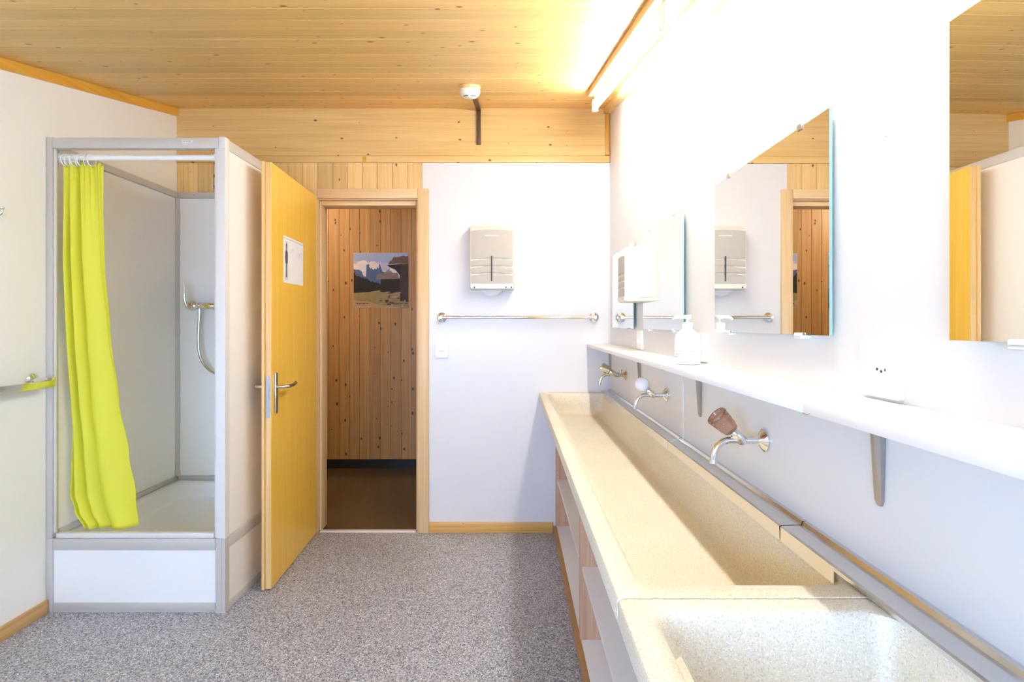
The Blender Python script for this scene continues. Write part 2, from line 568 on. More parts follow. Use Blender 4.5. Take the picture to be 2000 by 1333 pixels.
# back wall: core with door opening, glulam beam, vertical boards, white panel
bk = root('wall_back', (0, YB, 0), 'back wall of spruce boards and white panel around the doorway', kind='structure')
DX0, DX1, DZ = -1.245, -0.580, 2.105
box('core', XL, DX0, YB + 0.02, CY0, 0, 2.75, M['render'], bk)
box('core', DX1, XR, YB + 0.02, CY0, 0, 2.75, M['render'], bk)
box('core', DX0, DX1, YB + 0.02, CY0, DZ, 2.75, M['render'], bk)
box('core', CX0 - 0.06, XL - 0.001, YB + 0.02, CY0, 0, 2.75, M['render'], bk)
box('core', XR + 0.001, CX1 + 0.06, YB + 0.02, CY0, 0, 2.75, M['render'], bk)
WPX = -0.570
box('white_panel', WPX, XR, YB + 0.001, YB + 0.019, 0, 2.309, M['wall'], bk)
bp_w = 0.0935
x = WPX
n = 0
while x > XL + 0.01:
    x0 = max(XL + 0.001, x - bp_w)
    z0 = 2.10 if x0 > -1.33 and x < -0.5 else 0.0
    bm = bmesh.new()
    a, b = x0 + 0.0003, x - 0.0003
    prism(bm, [(a, YB + 0.019), (a, YB + 0.010), (a + 0.001, YB + 0.010), (a + 0.001, YB + 0.003), (b - 0.001, YB + 0.003), (b - 0.001, YB + 0.010), (b, YB + 0.010), (b, YB + 0.019)], 'Z', z0, 2.310)
    o = obj('plank', bm, M['plank'], bk, base=(x0, YB, 1.0))
    x -= bp_w
be = box('beam', XL, XR - 0.03, YB, YB + 0.1, 2.355, 2.665, M['beam'], bk, base=(0, YB, 2.5))
bs = box('beam_strip', XL, XR - 0.002, YB - 0.006, YB + 0.02, 2.311, 2.3525, M['beam'], bk, r=0.002, base=(0.5, YB, 2.3))
box('beam_end_strip', XR - 0.03, XR - 0.002, YB - 0.012, YB + 0.02, 2.357, 2.615, wood('orange_end_strip', (0.50, 0.25, 0.03), (0.62, 0.34, 0.06), 'Z', rough=0.4, vary=0.02), bk, r=0.003)

box('plug', -0.943, -0.918, YB - 0.0068, YB - 0.004, 2.315, 2.348, M['trim_y'], bk)
bm = bmesh.new(); lathe(bm, [(0.0002, 0.0045), (0.002, 0.003)], (XR, 0.827, 1.608), (-1, 0, 0), 12)
obj('wall_plug', bm, M['white'], wr)

# ceiling trims
def slope_strip(name, x0, x1, z_off0, z_off1, y0, y1, m, lbl):
    bm = bmesh.new()
    prism(bm, [(y0, ceil_z(y0) + z_off0), (y1, ceil_z(y1) + z_off0), (y1, ceil_z(y1) + z_off1), (y0, ceil_z(y0) + z_off1)], 'X', x0, x1)
    o = obj(name, bm, m, base=((x0 + x1) / 2, (y0 + y1) / 2, ceil_z((y0 + y1) / 2)))
    return tag(o, lbl, kind='structure')
slope_strip('trim_1', XL, XL + 0.014, -0.048, -0.001, YR, YB - 0.001, M['trim_y'], 'orange timber strip along the left wall under the ceiling')
slope_strip('trim_2', XR - 0.042, XR - 0.001, -0.034, -0.001, YR, YB - 0.013, M['trim_light'], 'pale timber strip along the right wall under the ceiling')

# baseboards
o = box('baseboard_left', XL, XL + 0.014, YR, 2.302, 0, 0.06, M['skirt_y'], r=0.002, base=(XL, 1, 0)); tag(o, 'pine baseboard of the left wall', kind='structure')
o = box('baseboard_back', -0.527, 0.247, YB - 0.014, YB, 0, 0.064, M['skirt_x'], r=0.002, base=(-0.1, YB, 0)); tag(o, 'pine baseboard of the back wall', kind='structure')

# corridor behind the doorway
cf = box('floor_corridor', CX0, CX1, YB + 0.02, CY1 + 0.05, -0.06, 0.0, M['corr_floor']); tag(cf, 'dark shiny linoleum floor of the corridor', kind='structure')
cc = box('ceiling_corridor', CX0, CX1, CY0, CY1 + 0.05, 2.62, 2.7, M['corr']); tag(cc, 'corridor ceiling', kind='structure')
cw = root('wall_corridor', (0, CY1, 0), 'dark knotty spruce wall of the corridor', kind='structure')
a, b = -bp_w / 2 + 0.0004, bp_w / 2 - 0.0004
bm = bmesh.new()
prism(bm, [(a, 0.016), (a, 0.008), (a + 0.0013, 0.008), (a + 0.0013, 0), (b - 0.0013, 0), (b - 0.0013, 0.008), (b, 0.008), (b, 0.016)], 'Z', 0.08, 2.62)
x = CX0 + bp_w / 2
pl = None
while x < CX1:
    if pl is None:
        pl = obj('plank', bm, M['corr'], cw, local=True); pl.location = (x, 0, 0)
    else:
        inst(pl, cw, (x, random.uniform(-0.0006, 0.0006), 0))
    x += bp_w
box('core', CX0, CX1, CY1 + 0.016, CY1 + 0.06, 0, 2.62, M['render'], cw)
o = box('baseboard_corridor', CX0, CX1, CY1 - 0.012, CY1 + 0.014, 0, 0.079, M['black'], base=(0, CY1, 0)); tag(o, 'black baseboard of the corridor', kind='structure')
o = box('wall_corridor_left', CX0 - 0.06, CX0, CY0, CY1 + 0.05, 0, 2.62, M['corr']); tag(o, 'end wall of the corridor', kind='structure')
o = box('wall_corridor_right', CX1, CX1 + 0.06, CY0, CY1 + 0.05, 0, 2.62, M['corr']); tag(o, 'other end wall of the corridor', kind='structure')

cl_ = root('corridor_fill_lamp', (-2.35, 4.0, 2.3), 'added globe fill lamp on the corridor ceiling, out of sight of the doorway', 'lamp')  # unseen lamp, added to brighten the corridor beyond the doorway
bm = bmesh.new(); lathe(bm, [(0, 0.05), (0.03, 0.05)], (-2.35, 4.0, 2.6195), (0, 0, -1), 20)
obj('lamp_base', bm, M['white'], cl_, smooth=40)
bm = bmesh.new(); lathe(bm, [(0.09 - 0.09 * math.cos(a / 12 * PI), 0.09 * math.sin(a / 12 * PI)) for a in range(13)], (-2.35, 4.0, 2.589), (0, 0, -1), 24)
obj('globe', bm, M['globe'], cl_, smooth=80)

# door: frame, lining and the open leaf
d1 = root('door_1', (-0.9, YB, 0), 'yellow veneer door standing open beside the shower', kind='structure')
JL, JR, JT = -1.2096, -0.613, 2.050
CR0, CR1 = -0.597, -0.528
box('frame_upright', CR0, CR1, YB - 0.018, YB + 0.0009, 0, 2.145, M['casing_z'], d1, r=0.003, base=(CR0, YB, 1))
box('frame_upright', -1.290, -1.2225, YB - 0.018, YB + 0.002, 0, 2.145, M['casing_z'], d1, r=0.003, base=(-1.29, YB, 1.4))
box('frame_head', -1.222, CR0 - 0.0005, YB - 0.018, YB + 0.002, 2.086, 2.145, M['casing_x'], d1, r=0.003, base=(-0.9, YB, 2.1))
box('door_lining', DX0 + 0.001, -1.2225, YB + 0.003, CY0 + 0.01, 0, DZ - 0.001, M['casing_z'], d1, base=(DX0, YB, 0.4))
box('door_lining', CR0, DX1 - 0.001, YB + 0.003, CY0 + 0.01, 0, DZ - 0.001, M['casing_z'], d1, base=(DX1, YB, 0.8))
box('door_lining', -1.222, CR0 - 0.001, YB + 0.003, CY0 + 0.01, 2.080, DZ - 0.001, M['casing_x'], d1, base=(-0.8, YB, 2.0))
box('door_stop', -1.222, JL, YB + 0.026, CY0 + 0.009, 0, 2.079, M['casing_z'], d1, r=0.003, base=(DX0, YB, 1.6))
box('door_stop', JR, CR0 - 0.001, YB + 0.026, CY0 + 0.009, 0, 2.079, M['casing_z'], d1, r=0.003, base=(DX1, YB, 1.2))
box('door_stop', JL + 0.0005, JR - 0.0005, YB + 0.026, CY0 + 0.009, JT, 2.079, M['casing_x'], d1, r=0.003, base=(-1, YB, 2.0))
box('threshold', JL, JR, YB - 0.004, YB + 0.03, -0.005, 0.006, M['alu_pale'], d1, r=0.002)
box('strike_plate', CR0 - 0.0012, CR0 - 0.0002, YB + 0.004, YB + 0.024, 0.90, 1.09, M['galv'], d1)

TH = math.atan2(-0.998, 0.0566)
HX, HY = -1.2195, 3.165
leaf = obj('leaf', bbox_bm(0.0, 0.664, -0.042, 0.0, 0.008, 2.093, 0.0015), M['door'], d1, local=True)
leaf.location = Vector((HX, HY, 0)) - BASE['door_1']
leaf.rotation_euler = (0, 0, TH)
def lsub(name, bm, m, smooth=None):
    return obj(name, bm, m, leaf, local=True, smooth=smooth)
lsub('edge_lipping', bbox_bm(0.6645, 0.670, -0.0275, -0.0005, 0.0085, 2.0925, 0.001), M['edge'])
lsub('rebate_lip', bbox_bm(0.6645, 0.680, -0.042, -0.029, 0.0085, 2.0925, 0.001), M['edge'])
bm = bbox_bm(0.6702, 0.6716, -0.0245, -0.0045, 0.845, 1.045, 0.0006)
add_box(bm, 0.6716, 0.676, -0.020, -0.010, 0.955, 0.985)
lsub('lock_plate', bm, M['galv'])
for s in (1, -1):
    y0 = 0.0002 if s > 0 else -0.0422
    bm = bbox_bm(0.607, 0.634, *sorted((y0, y0 + s * 0.008)), 0.858, 1.060, 0.002)
    lsub('handle_plate', bm, M['satin'], 40)
    bm = bmesh.new()
    yo = y0 + s * 0.008
    lx = 0.6205
    sweep(bm, smooth_path([(lx, yo, 0.99), (lx, yo + s * 0.03, 0.99), (lx - 0.008, yo + s * 0.045, 0.99), (lx - 0.03, yo + s * 0.050, 0.99), (lx - 0.08, yo + s * 0.050, 0.991), (lx - 0.118, yo + s * 0.048, 0.997)], 6), 0.0085, 12)
    lsub('lever', bm, M['satin'], 50)
for z in (0.25, 1.05, 1.85):
    bm = bmesh.new()
    sweep(bm, [(-0.004, -0.050, z), (-0.004, -0.050, z + 0.08)], 0.007, 12)
    lsub('hinge', bm, M['satin'], 50)

# ------------------------------------------------------------------ fluorescent light on a timber batten
fx = root('ceiling_light', (0.44, 1.4, ceil_z(1.4)), 'long bare fluorescent tube light on a timber batten by the right wall', 'light')
bm = bmesh.new()
y0, y1 = 0.55, 2.70
prism(bm, [(y0, ceil_z(y0) - 0.032), (y1, ceil_z(y1) - 0.032), (y1, ceil_z(y1) - 0.001), (y0, ceil_z(y0) - 0.001)], 'X', 0.395, 0.50)
obj('batten', bm, M['trim_light'], fx)
bm = bmesh.new()
prism(bm, [(y0 + .05, ceil_z(y0 + .05) - 0.058), (y1 - .03, ceil_z(y1 - .03) - 0.058), (y1 - .03, ceil_z(y1 - .03) - 0.0325), (y0 + .05, ceil_z(y0 + .05) - 0.0325)], 'X', 0.420, 0.436)
obj('channel', bm, M['white'], fx)
ND = Vector((0, SL, -1)).normalized()      # away from the ceiling
AX = Vector((0, 1, SL)).normalized()
def on_light(y, off): return Vector((0.428, y, ceil_z(y))) + ND * off
for ya, yb in ((1.46, 2.68), (0.66, 1.39)):
    bm = bmesh.new()
    sweep(bm, [on_light(ya, 0.088), on_light(yb, 0.088)], 0.013, 20)
    obj('tube', bm, M['tube'], fx, smooth=50)
for yy, s in ((1.445, 1), (2.69, -1), (1.405, -1), (0.645, 1)):
    bm = bmesh.new()
    c = on_light(yy, 0.0)
    prism(bm, [(c.y - 0.009, c.z - 0.112), (c.y + 0.009, c.z - 0.112), (c.y + 0.012, c.z - 0.056), (c.y - 0.012, c.z - 0.056)], 'X', 0.413, 0.443)
    obj('lamp_holder', bm, M['white'], fx)
bm = bmesh.new()
c = on_light(1.425, 0.09)
lathe(bm, [(0, 0.011), (0.03, 0.011), (0.034, 0.006)], c + Vector((-0.008, 0, 0.02)), (0, 0, -1), 16)
obj('starter', bm, M['white'], fx, smooth=40)

# ------------------------------------------------------------------ smoke detector and its cable duct
SDY = 2.60
sd = root('smoke_detector', (-0.222, SDY, ceil_z(SDY)), 'round white smoke detector on the ceiling boards', 'smoke detector')
c = Vector((-0.222, SDY, ceil_z(SDY)))
bm = bmesh.new(); lathe(bm, [(0.0005, 0.054), (0.014, 0.054), (0.015, 0.05)], c, ND, 32)
obj('base_ring', bm, M['trim_light'], sd, smooth=40)
bm = bmesh.new(); lathe(bm, [(0.0152, 0.050), (0.022, 0.052), (0.034, 0.0515), (0.044, 0.046), (0.050, 0.040), (0.0505, 0.036), (0.056, 0.033), (0.059, 0.022), (0.060, 0.0)], c, ND, 32)
obj('housing', bm, M['cream'], sd, smooth=50)
u, v = Vector((1, 0, 0)), AX
for a0, a1 in ((-150, -100), (-80, -30), (30, 80), (100, 150)):
    pts = [c + ND * 0.0515 + (u * math.cos(math.radians(a)) + v * math.sin(math.radians(a))) * 0.0362 for a in range(a0, a1 + 1, 10)]
    bm = bmesh.new()
    sweep(bm, pts, 0.0022, 6)
    obj('slot', bm, M['dark'], sd)

cd = root('cable_duct', (-0.217, YB, 2.43), 'narrow brown cable duct running down the beam from the smoke detector', 'cable duct')
bm = bmesh.new()
ya = SDY + 0.056
prism(bm, [(ya, ceil_z(ya) - 0.016), (YB - 0.001, ceil_z(YB) - 0.017), (YB - 0.001, ceil_z(YB) - 0.001), (ya, ceil_z(ya) - 0.001)], 'X', -0.230, -0.204)
obj('ceiling_run', bm, M['duct'], cd)
box('beam_run', -0.230, -0.204, YB - 0.015, YB - 0.0005, 2.422, 2.632, M['duct'], cd, r=0.0015)

# ------------------------------------------------------------------ wash troughs, steel edging, shelf unit
RIM = 0.877
def trough(name, y0, y1, lbl, iy0, iy1):
    t = root(name, (0.38, (y0 + y1) / 2, 0.70), lbl, 'wash trough', 'cast stone wash troughs')
    bm = bmesh.new()
    XO0, XO1 = 0.16, XR - 0.001
    def L(x0, x1, a, b, r, z): return [(p[0], p[1], z) for p in rrect(x0, x1, a, b, r, 6)]
    loops = [L(0.262, XO1, y0 + 0.002, y1 - 0.002, 0.004, 0.702),
             L(0.250, XO1, y0 + 0.001, y1 - 0.001, 0.004, 0.715),
             L(0.240, XO1, y0, y1, 0.003, 0.825),
             L(0.168, XO1, y0, y1, 0.003, 0.832),
             L(XO0, XO1, y0, y1, 0.003, 0.840),
             L(XO0, XO1, y0, y1, 0.003, RIM - 0.006),
             L(XO0 + 0.002, XO1, y0 + 0.001, y1 - 0.001, 0.004, RIM - 0.002),
             L(XO0 + 0.006, XO1 - 0.001, y0 + 0.003, y1 - 0.003, 0.006, RIM)]
    ix0, ix1 = 0.205, 0.553
    loops += [L(ix0 - 0.006, ix1 + 0.004, iy0 - 0.006, iy1 + 0.006, 0.040, RIM),
              L(ix0 - 0.001, ix1 + 0.001, iy0 - 0.001, iy1 + 0.001, 0.038, RIM - 0.002),
              L(ix0 + 0.003, ix1, iy0 + 0.004, iy1 - 0.003, 0.036, RIM - 0.008),
              L(ix0 + 0.028, ix1 - 0.012, iy0 + 0.024, iy1 - 0.020, 0.034, 0.800)]
    r = 0.035
    for i in range(1, 7):
        a = i / 6 * PI / 2
        dx = r * (1 - math.cos(a))
        z = 0.785 - r * math.sin(a) + 0.0
        loops.append(L(ix0 + 0.035 + dx, ix1 - 0.016 - dx, iy0 + 0.028 + dx, iy1 - 0.024 - dx, 0.034, z))
    loops.append(L(0.32, 0.44, iy0 + 0.09, iy1 - 0.09, 0.02, 0.745))
    stitch(bm, loops)
    obj('basin', bm, M['stone'], t, smooth=35)
    bm = bmesh.new()
    lathe(bm, [(0, 0.030), (0.003, 0.030), (0.004, 0.026), (0.002, 0.014), (0.0015, 0.0)], (0.38, iy0 + 0.13 if iy0 > 0 else 0.05, 0.7452), (0, 0, 1), 24)
    obj('drain', bm, M['chrome'], t, smooth=40)
    return t
trough('wash_trough', 0.7912, YB - 0.001, 'long pale stone wash trough running back to the end wall', 0.834, 3.150)
trough('wash_trough', -0.55, 0.790, 'shorter stone wash trough at the near end, with a thick end wall', -0.50, 0.752)

er = root('steel_edging', (XR, 1.4, 0.87), 'polished steel edging strip along the back of the stone troughs', 'edging')
prof = [(XR - 0.0005, 0.8785), (XR - 0.0005, 0.897), (XR - 0.010, 0.897), (XR - 0.0125, 0.889), (0.549, 0.888), (0.545, 0.886), (0.545, 0.8795), (0.548, 0.8785)]
lip = [(0.5452, 0.8795), (0.5452, 0.857), (0.547, 0.857), (0.547, 0.8795)]
for i, (a, b) in enumerate(((1.823, YB - 0.008), (1.050, 1.819), (-0.55, 1.046))):
    bm = bmesh.new()
    prism(bm, prof, 'Y', a, b)
    prism(bm, lip, 'Y', max(a, 0.872), b if b < 3 else 3.09)
    obj('strip', bm, M['steel'], er)
bm = bmesh.new()
prism(bm, [(0.5438, 0.856), (0.5438, 0.889), (0.60, 0.891), (0.60, 0.8885), (0.546, 0.8865), (0.546, 0.856)], 'Y', 1.818, 1.826)
obj('joint_clip', bm, M['chrome'], er)

su = root('shelf_unit', (0.42, 1.3, 0), 'open shelf unit with white boards and larch dividers under the troughs', 'shelf unit')
PX = 0.25
box('plinth', PX, PX + 0.018, -0.55, YB - 0.015, 0, 0.045, M['plinth'], su)
box('bottom_board', PX + 0.0185, XR - 0.003, -0.55, YB - 0.002, 0.030, 0.048, M['shelf'], su)
DV = [(YB - 0.022, YB - 0.003), (2.03, 2.05), (0.86, 0.88), (-0.30, -0.28)]
for a, b in DV:
    box('divider', PX + 0.013, XR - 0.004, a, b, 0.0485, 0.700, M['divider'], su, base=(0.4, a, 0.3))
for (a0, b0), (a1, b1) in zip(DV, DV[1:]):
    box('middle_board', PX + 0.022, XR - 0.004, b1 + 0.0005, a0 - 0.0005, 0.322, 0.338, M['shelf'], su)
box('back_board', XR - 0.0035, XR - 0.0005, -0.55, YB - 0.003, 0.0, 0.70, M['wall'], su)

# ------------------------------------------------------------------ wall shelf with pressed-steel brackets
ws = root('wall_shelf', (0.53, 1.4, 1.16), 'long narrow white shelf on the wall beneath the mirrors', 'shelf')
for a, b in ((0.812, YB - 0.002), (-0.5, 0.810)):
    box('board', 0.457, XR - 0.0005, a, b, 1.160, 1.177, M['shelf'], ws, r=0.001)
def bracket_bm(y):
    bm = bmesh.new()
    stitch(bm, [[(XR - 0.0005, y - 0.013, 1.159), (XR - 0.0005, y + 0.013, 1.159), (XR - 0.012, y + 0.013, 1.159), (XR - 0.018, y + 0.004, 1.159), (XR - 0.018, y - 0.004, 1.159), (XR - 0.012, y - 0.013, 1.159)],
                [(XR - 0.0005, y - 0.008, 1.012), (XR - 0.0005, y + 0.008, 1.012), (XR - 0.006, y + 0.008, 1.012), (XR - 0.009, y + 0.003, 1.012), (XR - 0.009, y - 0.003, 1.012), (XR - 0.006, y - 0.008, 1.012)],
                [(XR - 0.0005, y - 0.004, 1.003), (XR - 0.0005, y + 0.004, 1.003), (XR - 0.004, y + 0.004, 1.003), (XR - 0.005, y + 0.002, 1.003), (XR - 0.005, y - 0.002, 1.003), (XR - 0.004, y - 0.004, 1.003)]])
    stitch(bm, [[(XR - 0.018, y - 0.012, 1.1595), (XR - 0.018, y + 0.012, 1.1595), (XR - 0.018, y + 0.006, 1.142), (XR - 0.018, y - 0.006, 1.142)],
                [(0.475, y - 0.008, 1.1595), (0.475, y + 0.008, 1.1595), (0.475, y + 0.004, 1.153), (0.475, y - 0.004, 1.153)]])
    return bm
for y in (0.838, 1.645, 2.43, 3.16):
    obj('bracket', bracket_bm(y), M['bracket'], ws, smooth=30)

# ------------------------------------------------------------------ mirrors
MX = 0.586           # silvered face
MT = 0.006
MZ0, MZ1 = 1.279, 1.704
mlab = ['frameless mirror nearest the corner, seen edge-on past the small dispenser', 'frameless mirror right behind the white soap bottle, beside the small dispenser',
        'frameless mirror above the shelf that reflects the doorway', 'large-looking frameless mirror at the near end that reflects the open door']
for i, (ya, yb) in enumerate(((2.512, 3.030), (1.777, 2.312), (0.953, 1.487), (0.145, 0.683))):
    mr_ = root('wall_mirror', (MX, (ya + yb) / 2, MZ0), mlab[i], 'mirror', 'frameless mirrors over the shelf', rotz=(0.0, 0.0, 0.006, 0.017)[i])
    bm = bmesh.new()
    add_box(bm, MX, MX + MT, ya, yb, MZ0, MZ1, 1)
    bm.faces.ensure_lookup_table()
    for f in bm.faces:
        if f.calc_center_median().x < MX + 1e-5:
            f.material_index = 0
    obj('glass', bm, [M['mirror'], M['mirror_edge']], mr_)
    for fy in (0.18, 0.82):
        y = ya + (yb - ya) * fy
        bm = bmesh.new()
        add_box(bm, MX - 0.003, XR - 0.0005, y - 0.008, y + 0.008, MZ1 + 0.0003, MZ1 + 0.006)
        add_box(bm, MX - 0.003, MX - 0.0005, y - 0.008, y + 0.008, MZ1 - 0.006, MZ1 + 0.0003)
        obj('top_clip', bm, M['satin'], mr_)
        bm = bbox_bm(MX - 0.006, XR - 0.0005, y - 0.013, y + 0.013, MZ0 - 0.008, MZ0 - 0.0005, 0.002)
        b2 = bbox_bm(MX - 0.006, MX - 0.001, y - 0.013, y + 0.013, MZ0 - 0.007, MZ0 + 0.004, 0.002)
        me_ = bpy.data.meshes.new('tmp'); b2.to_mesh(me_); b2.free(); bm.from_mesh(me_); bpy.data.meshes.remove(me_)
        obj('bottom_clip', bm, M['white'], mr_, smooth=40)

# ------------------------------------------------------------------ sockets
def socket(x, y, z, facing, label, size, recess, group=None):
    """facing 'Y': on the back wall, 'X': on the right wall"""
    def P(a, b, d):      # a across, b up, d out of the wall
        return (x + a, y - d, z + b) if facing == 'Y' else (x - d, y - a, z + b)
    r = root('power_socket', P(0, -size / 2, 0), label, 'socket', group)
    n = 8
    h = size / 2
    def sq(hh, rad, d): return [P(p[0], p[1], d) for p in rrect(-hh, hh, -hh, hh, rad, n - 1)]
    def ci(rad, d):
        pts = []
        for q in range(4):
            for i in range(n):
                a = math.radians(q * 90 + 90 * i / (n - 1) * 0.999)
                pts.append(P(rad * math.cos(a), rad * math.sin(a), d))
        return pts
    bm = bmesh.new()
    cr = 0.021 if recess else 0.017
    dz = 0.008 if recess else 0.0015
    stitch(bm, [sq(h, 0.006, 0.0005), sq(h, 0.006, 0.008), sq(h - 0.003, 0.005, 0.011), ci(cr + 0.004, 0.011), ci(cr + 0.003, 0.0125), ci(cr, 0.0125), ci(cr - 0.0005, 0.0125 - dz), ci(0.004, 0.0125 - dz)])
    obj('cover_plate', bm, M['white'], r, smooth=30)
    for (a, b) in ((-0.0095, 0.0), (0.0095, 0.0), (0.0, -0.003)):
        bm = bmesh.new()
        o = Vector(P(a, b, 0.0125 - dz - 0.0002)); d = Vector(P(a, b, 1)) - Vector(P(a, b, 0))
        lathe(bm, [(0, 0.0024), (0.0006, 0.0024)], o, d, 10)
        obj('contact_hole', bm, M['dark'], r)
    return r
socket(-0.4496, YB, 1.133, 'Y', 'square white wall socket on the back wall below the chrome towel bar', 0.086, False)
sl = ['white wall socket above the shelf, near the far corner', 'white wall socket half hidden behind the soap bottle', 'white wall socket above the shelf, between the two nearest mirrors']
for y, lb in zip((2.415, 1.637, 0.832), sl):
    socket(XR, y, 1.2265, 'X', lb, 0.090, True, 'white sockets above the shelf')

# ------------------------------------------------------------------ soap bottle
sb = root('soap_bottle', (0.535, 1.575, 1.1775), 'white plastic pump soap bottle standing on the wall shelf', 'soap bottle')
o = Vector((0.535, 1.575, 1.1775))
bm = bmesh.new()
lathe(bm, [(0, 0.034), (0.003, 0.038), (0.05, 0.0385), (0.082, 0.0375), (0.094, 0.033), (0.103, 0.022), (0.108, 0.0165), (0.113, 0.0155)], o, (0, 0, 1), 32)
obj('bottle', bm, M['white'], sb, smooth=50)
bm = bmesh.new(); lathe(bm, [(0.1132, 0.0175), (0.127, 0.0175), (0.128, 0.010), (0.131, 0.005)], o, (0, 0, 1), 24)
obj('collar', bm, M['white'], sb, smooth=40)
bm = bmesh.new()
lathe(bm, [(0.131, 0.0045), (0.139, 0.0045), (0.1395, 0.011), (0.149, 0.012), (0.151, 0.010)], o, (0, 0, 1), 20)
sweep(bm, smooth_path([(0.535, 1.575, 1.322), (0.515, 1.577, 1.3225), (0.500, 1.58, 1.321), (0.492, 1.581, 1.316)], 5), [0.0055] * 11 + [0.0045] * 5, 12)
obj('pump', bm, M['white'], sb, smooth=50)
bm = bmesh.new()
for a0, a1, z0, z1 in ((140, 225, 0.022, 0.026), (150, 215, 0.030, 0.033), (170, 240, 0.040, 0.043)):
    pts = [[(0.535 + 0.0388 * math.cos(math.radians(a)), 1.575 + 0.0388 * math.sin(math.radians(a)), 1.1775 + z) for a in range(a0 + 40, a1 + 41, 5)] for z in (z0, z1)]
    A = [bm.verts.new(p) for p in pts[0]]; B = [bm.verts.new(p) for p in pts[1]]
    for i in range(len(A) - 1):
        bm.faces.new((A[i], A[i + 1], B[i + 1], B[i]))
obj('label_print', bm, M['grey_print'], sb)

# ------------------------------------------------------------------ taps
def tap_base(y, label, z=1.022):
    t = root('wall_tap', (XR, y, z), label, 'tap', 'taps over the stone trough')
    return t, Vector((XR, y, z))
def esc(t, o, r=0.027, m='chrome'):
    bm = bmesh.new(); lathe(bm, [(0.0005, r), (0.004, r), (0.010, r * 0.72), (0.014, r * 0.45), (0.016, r * 0.40)], o, (-1, 0, 0), 28)
    obj('escutcheon', bm, M[m], t, smooth=50)
def modern_body(t, o):
    bm = bmesh.new()
    sweep(bm, [o + Vector((-0.014, 0, 0)), o + Vector((-0.062, 0, 0))], [0.0085, 0.0088], 16)
    # valve barrel rising at 45 degrees out of the pipe
    lathe(bm, [(-0.012, 0.008), (-0.006, 0.0125), (0.008, 0.0128), (0.026, 0.012), (0.030, 0.009)], o + Vector((-0.056, 0, 0.002)), (-0.72, 0, 0.69), 20)
    sp = smooth_path([o + Vector(p) for p in ((-0.055, 0, 0), (-0.078, 0, 0.0005), (-0.096, 0, -0.002), (-0.112, 0, -0.013), (-0.120, 0, -0.030), (-0.1235, 0, -0.052))], 6)
    sweep(bm, sp, 0.0082, 16)
    lathe(bm, [(0, 0.0095), (0.008, 0.0095)], o + Vector((-0.1232, 0, -0.047)), (-0.07, 0, -1), 16)
    obj('body', bm, M['chrome'], t, smooth=50)
# near tap with a smoky amber knob
t, o = tap_base(1.228, 'chrome wall tap with a translucent amber brown knob')
esc(t, o); modern_body(t, o)
bm = bmesh.new()
kd = Vector((-0.72, 0, 0.69)).normalized()
lathe(bm, [(0, 0.013), (0.003, 0.018), (0.014, 0.0215), (0.034, 0.0235), (0.0352, 0.0228), (0.037, 0.0245), (0.052, 0.0262), (0.054, 0.025), (0.053, 0.022), (0.047, 0.020), (0.046, 0.0)], o + Vector((-0.056, 0, 0.002)) + kd * 0.030, kd, 28)
obj('knob', bm, M['amber'], t, smooth=40)
# middle tap with a white ball
t, o = tap_base(2.013, 'chrome wall tap with a round white ball knob')
esc(t, o); modern_body(t, o)
bm = bmesh.new()
pr = [(0.029 - 0.029 * math.cos(a / 12 * PI), 0.029 * math.sin(a / 12 * PI)) for a in range(0, 13)]
lathe(bm, pr, o + Vector((-0.056, 0, 0.002)) + kd * 0.028, kd, 28)
obj('knob', bm, M['ball'], t, smooth=80)
# far tap, an older all-metal one
t, o = tap_base(2.736, 'older all-metal wall tap with a ribbed metal knob, nearest the corner', 1.028)
esc(t, o, 0.026, 'gold')
bm = bmesh.new()
sweep(bm, [o + Vector((-0.014, 0, 0)), o + Vector((-0.030, 0, 0)), o + Vector((-0.034, 0, 0)), o + Vector((-0.066, 0, 0.003)), o + Vector((-0.070, 0, 0.003))], [0.009, 0.009, 0.0125, 0.0125, 0.009], 18)
lathe(bm, [(0, 0.006), (0.016, 0.006), (0.017, 0.009), (0.022, 0.009)], o + Vector((-0.03, 0, 0.008)), (0, 0, 1), 14)
kd2 = Vector((-0.86, 0, 0.50)).normalized()
lathe(bm, [(0, 0.012), (0.02, 0.015), (0.042, 0.015), (0.046, 0.012)], o + Vector((-0.052, 0, 0.0)), kd2, 20)
sp = smooth_path([o + Vector(p) for p in ((-0.080, 0, 0.002), (-0.105, 0, 0.004), (-0.128, 0, -0.008), (-0.140, 0, -0.034), (-0.143, 0, -0.052))], 6)
sweep(bm, sp, 0.0075, 14)
obj('body', bm, M['gold'], t, smooth=50)
bm = bmesh.new()
oo = o + Vector((-0.052, 0, 0.0)) + kd2 * 0.046
uu, vv = frame_of(kd2)
N = 32
loops = []
for tt, r in ((0, 0.017), (0.004, 0.021), (0.040, 0.021), (0.050, 0.019), (0.053, 0.012)):
    loops.append([oo + kd2 * tt + (uu * math.cos(2 * PI * a / N) + vv * math.sin(2 * PI * a / N)) * r * (1 + (0.07 if a % 4 < 2 else -0.05)) for a in range(N)])
stitch(bm, loops)
obj('knob', bm, M['gold'], t, smooth=25)

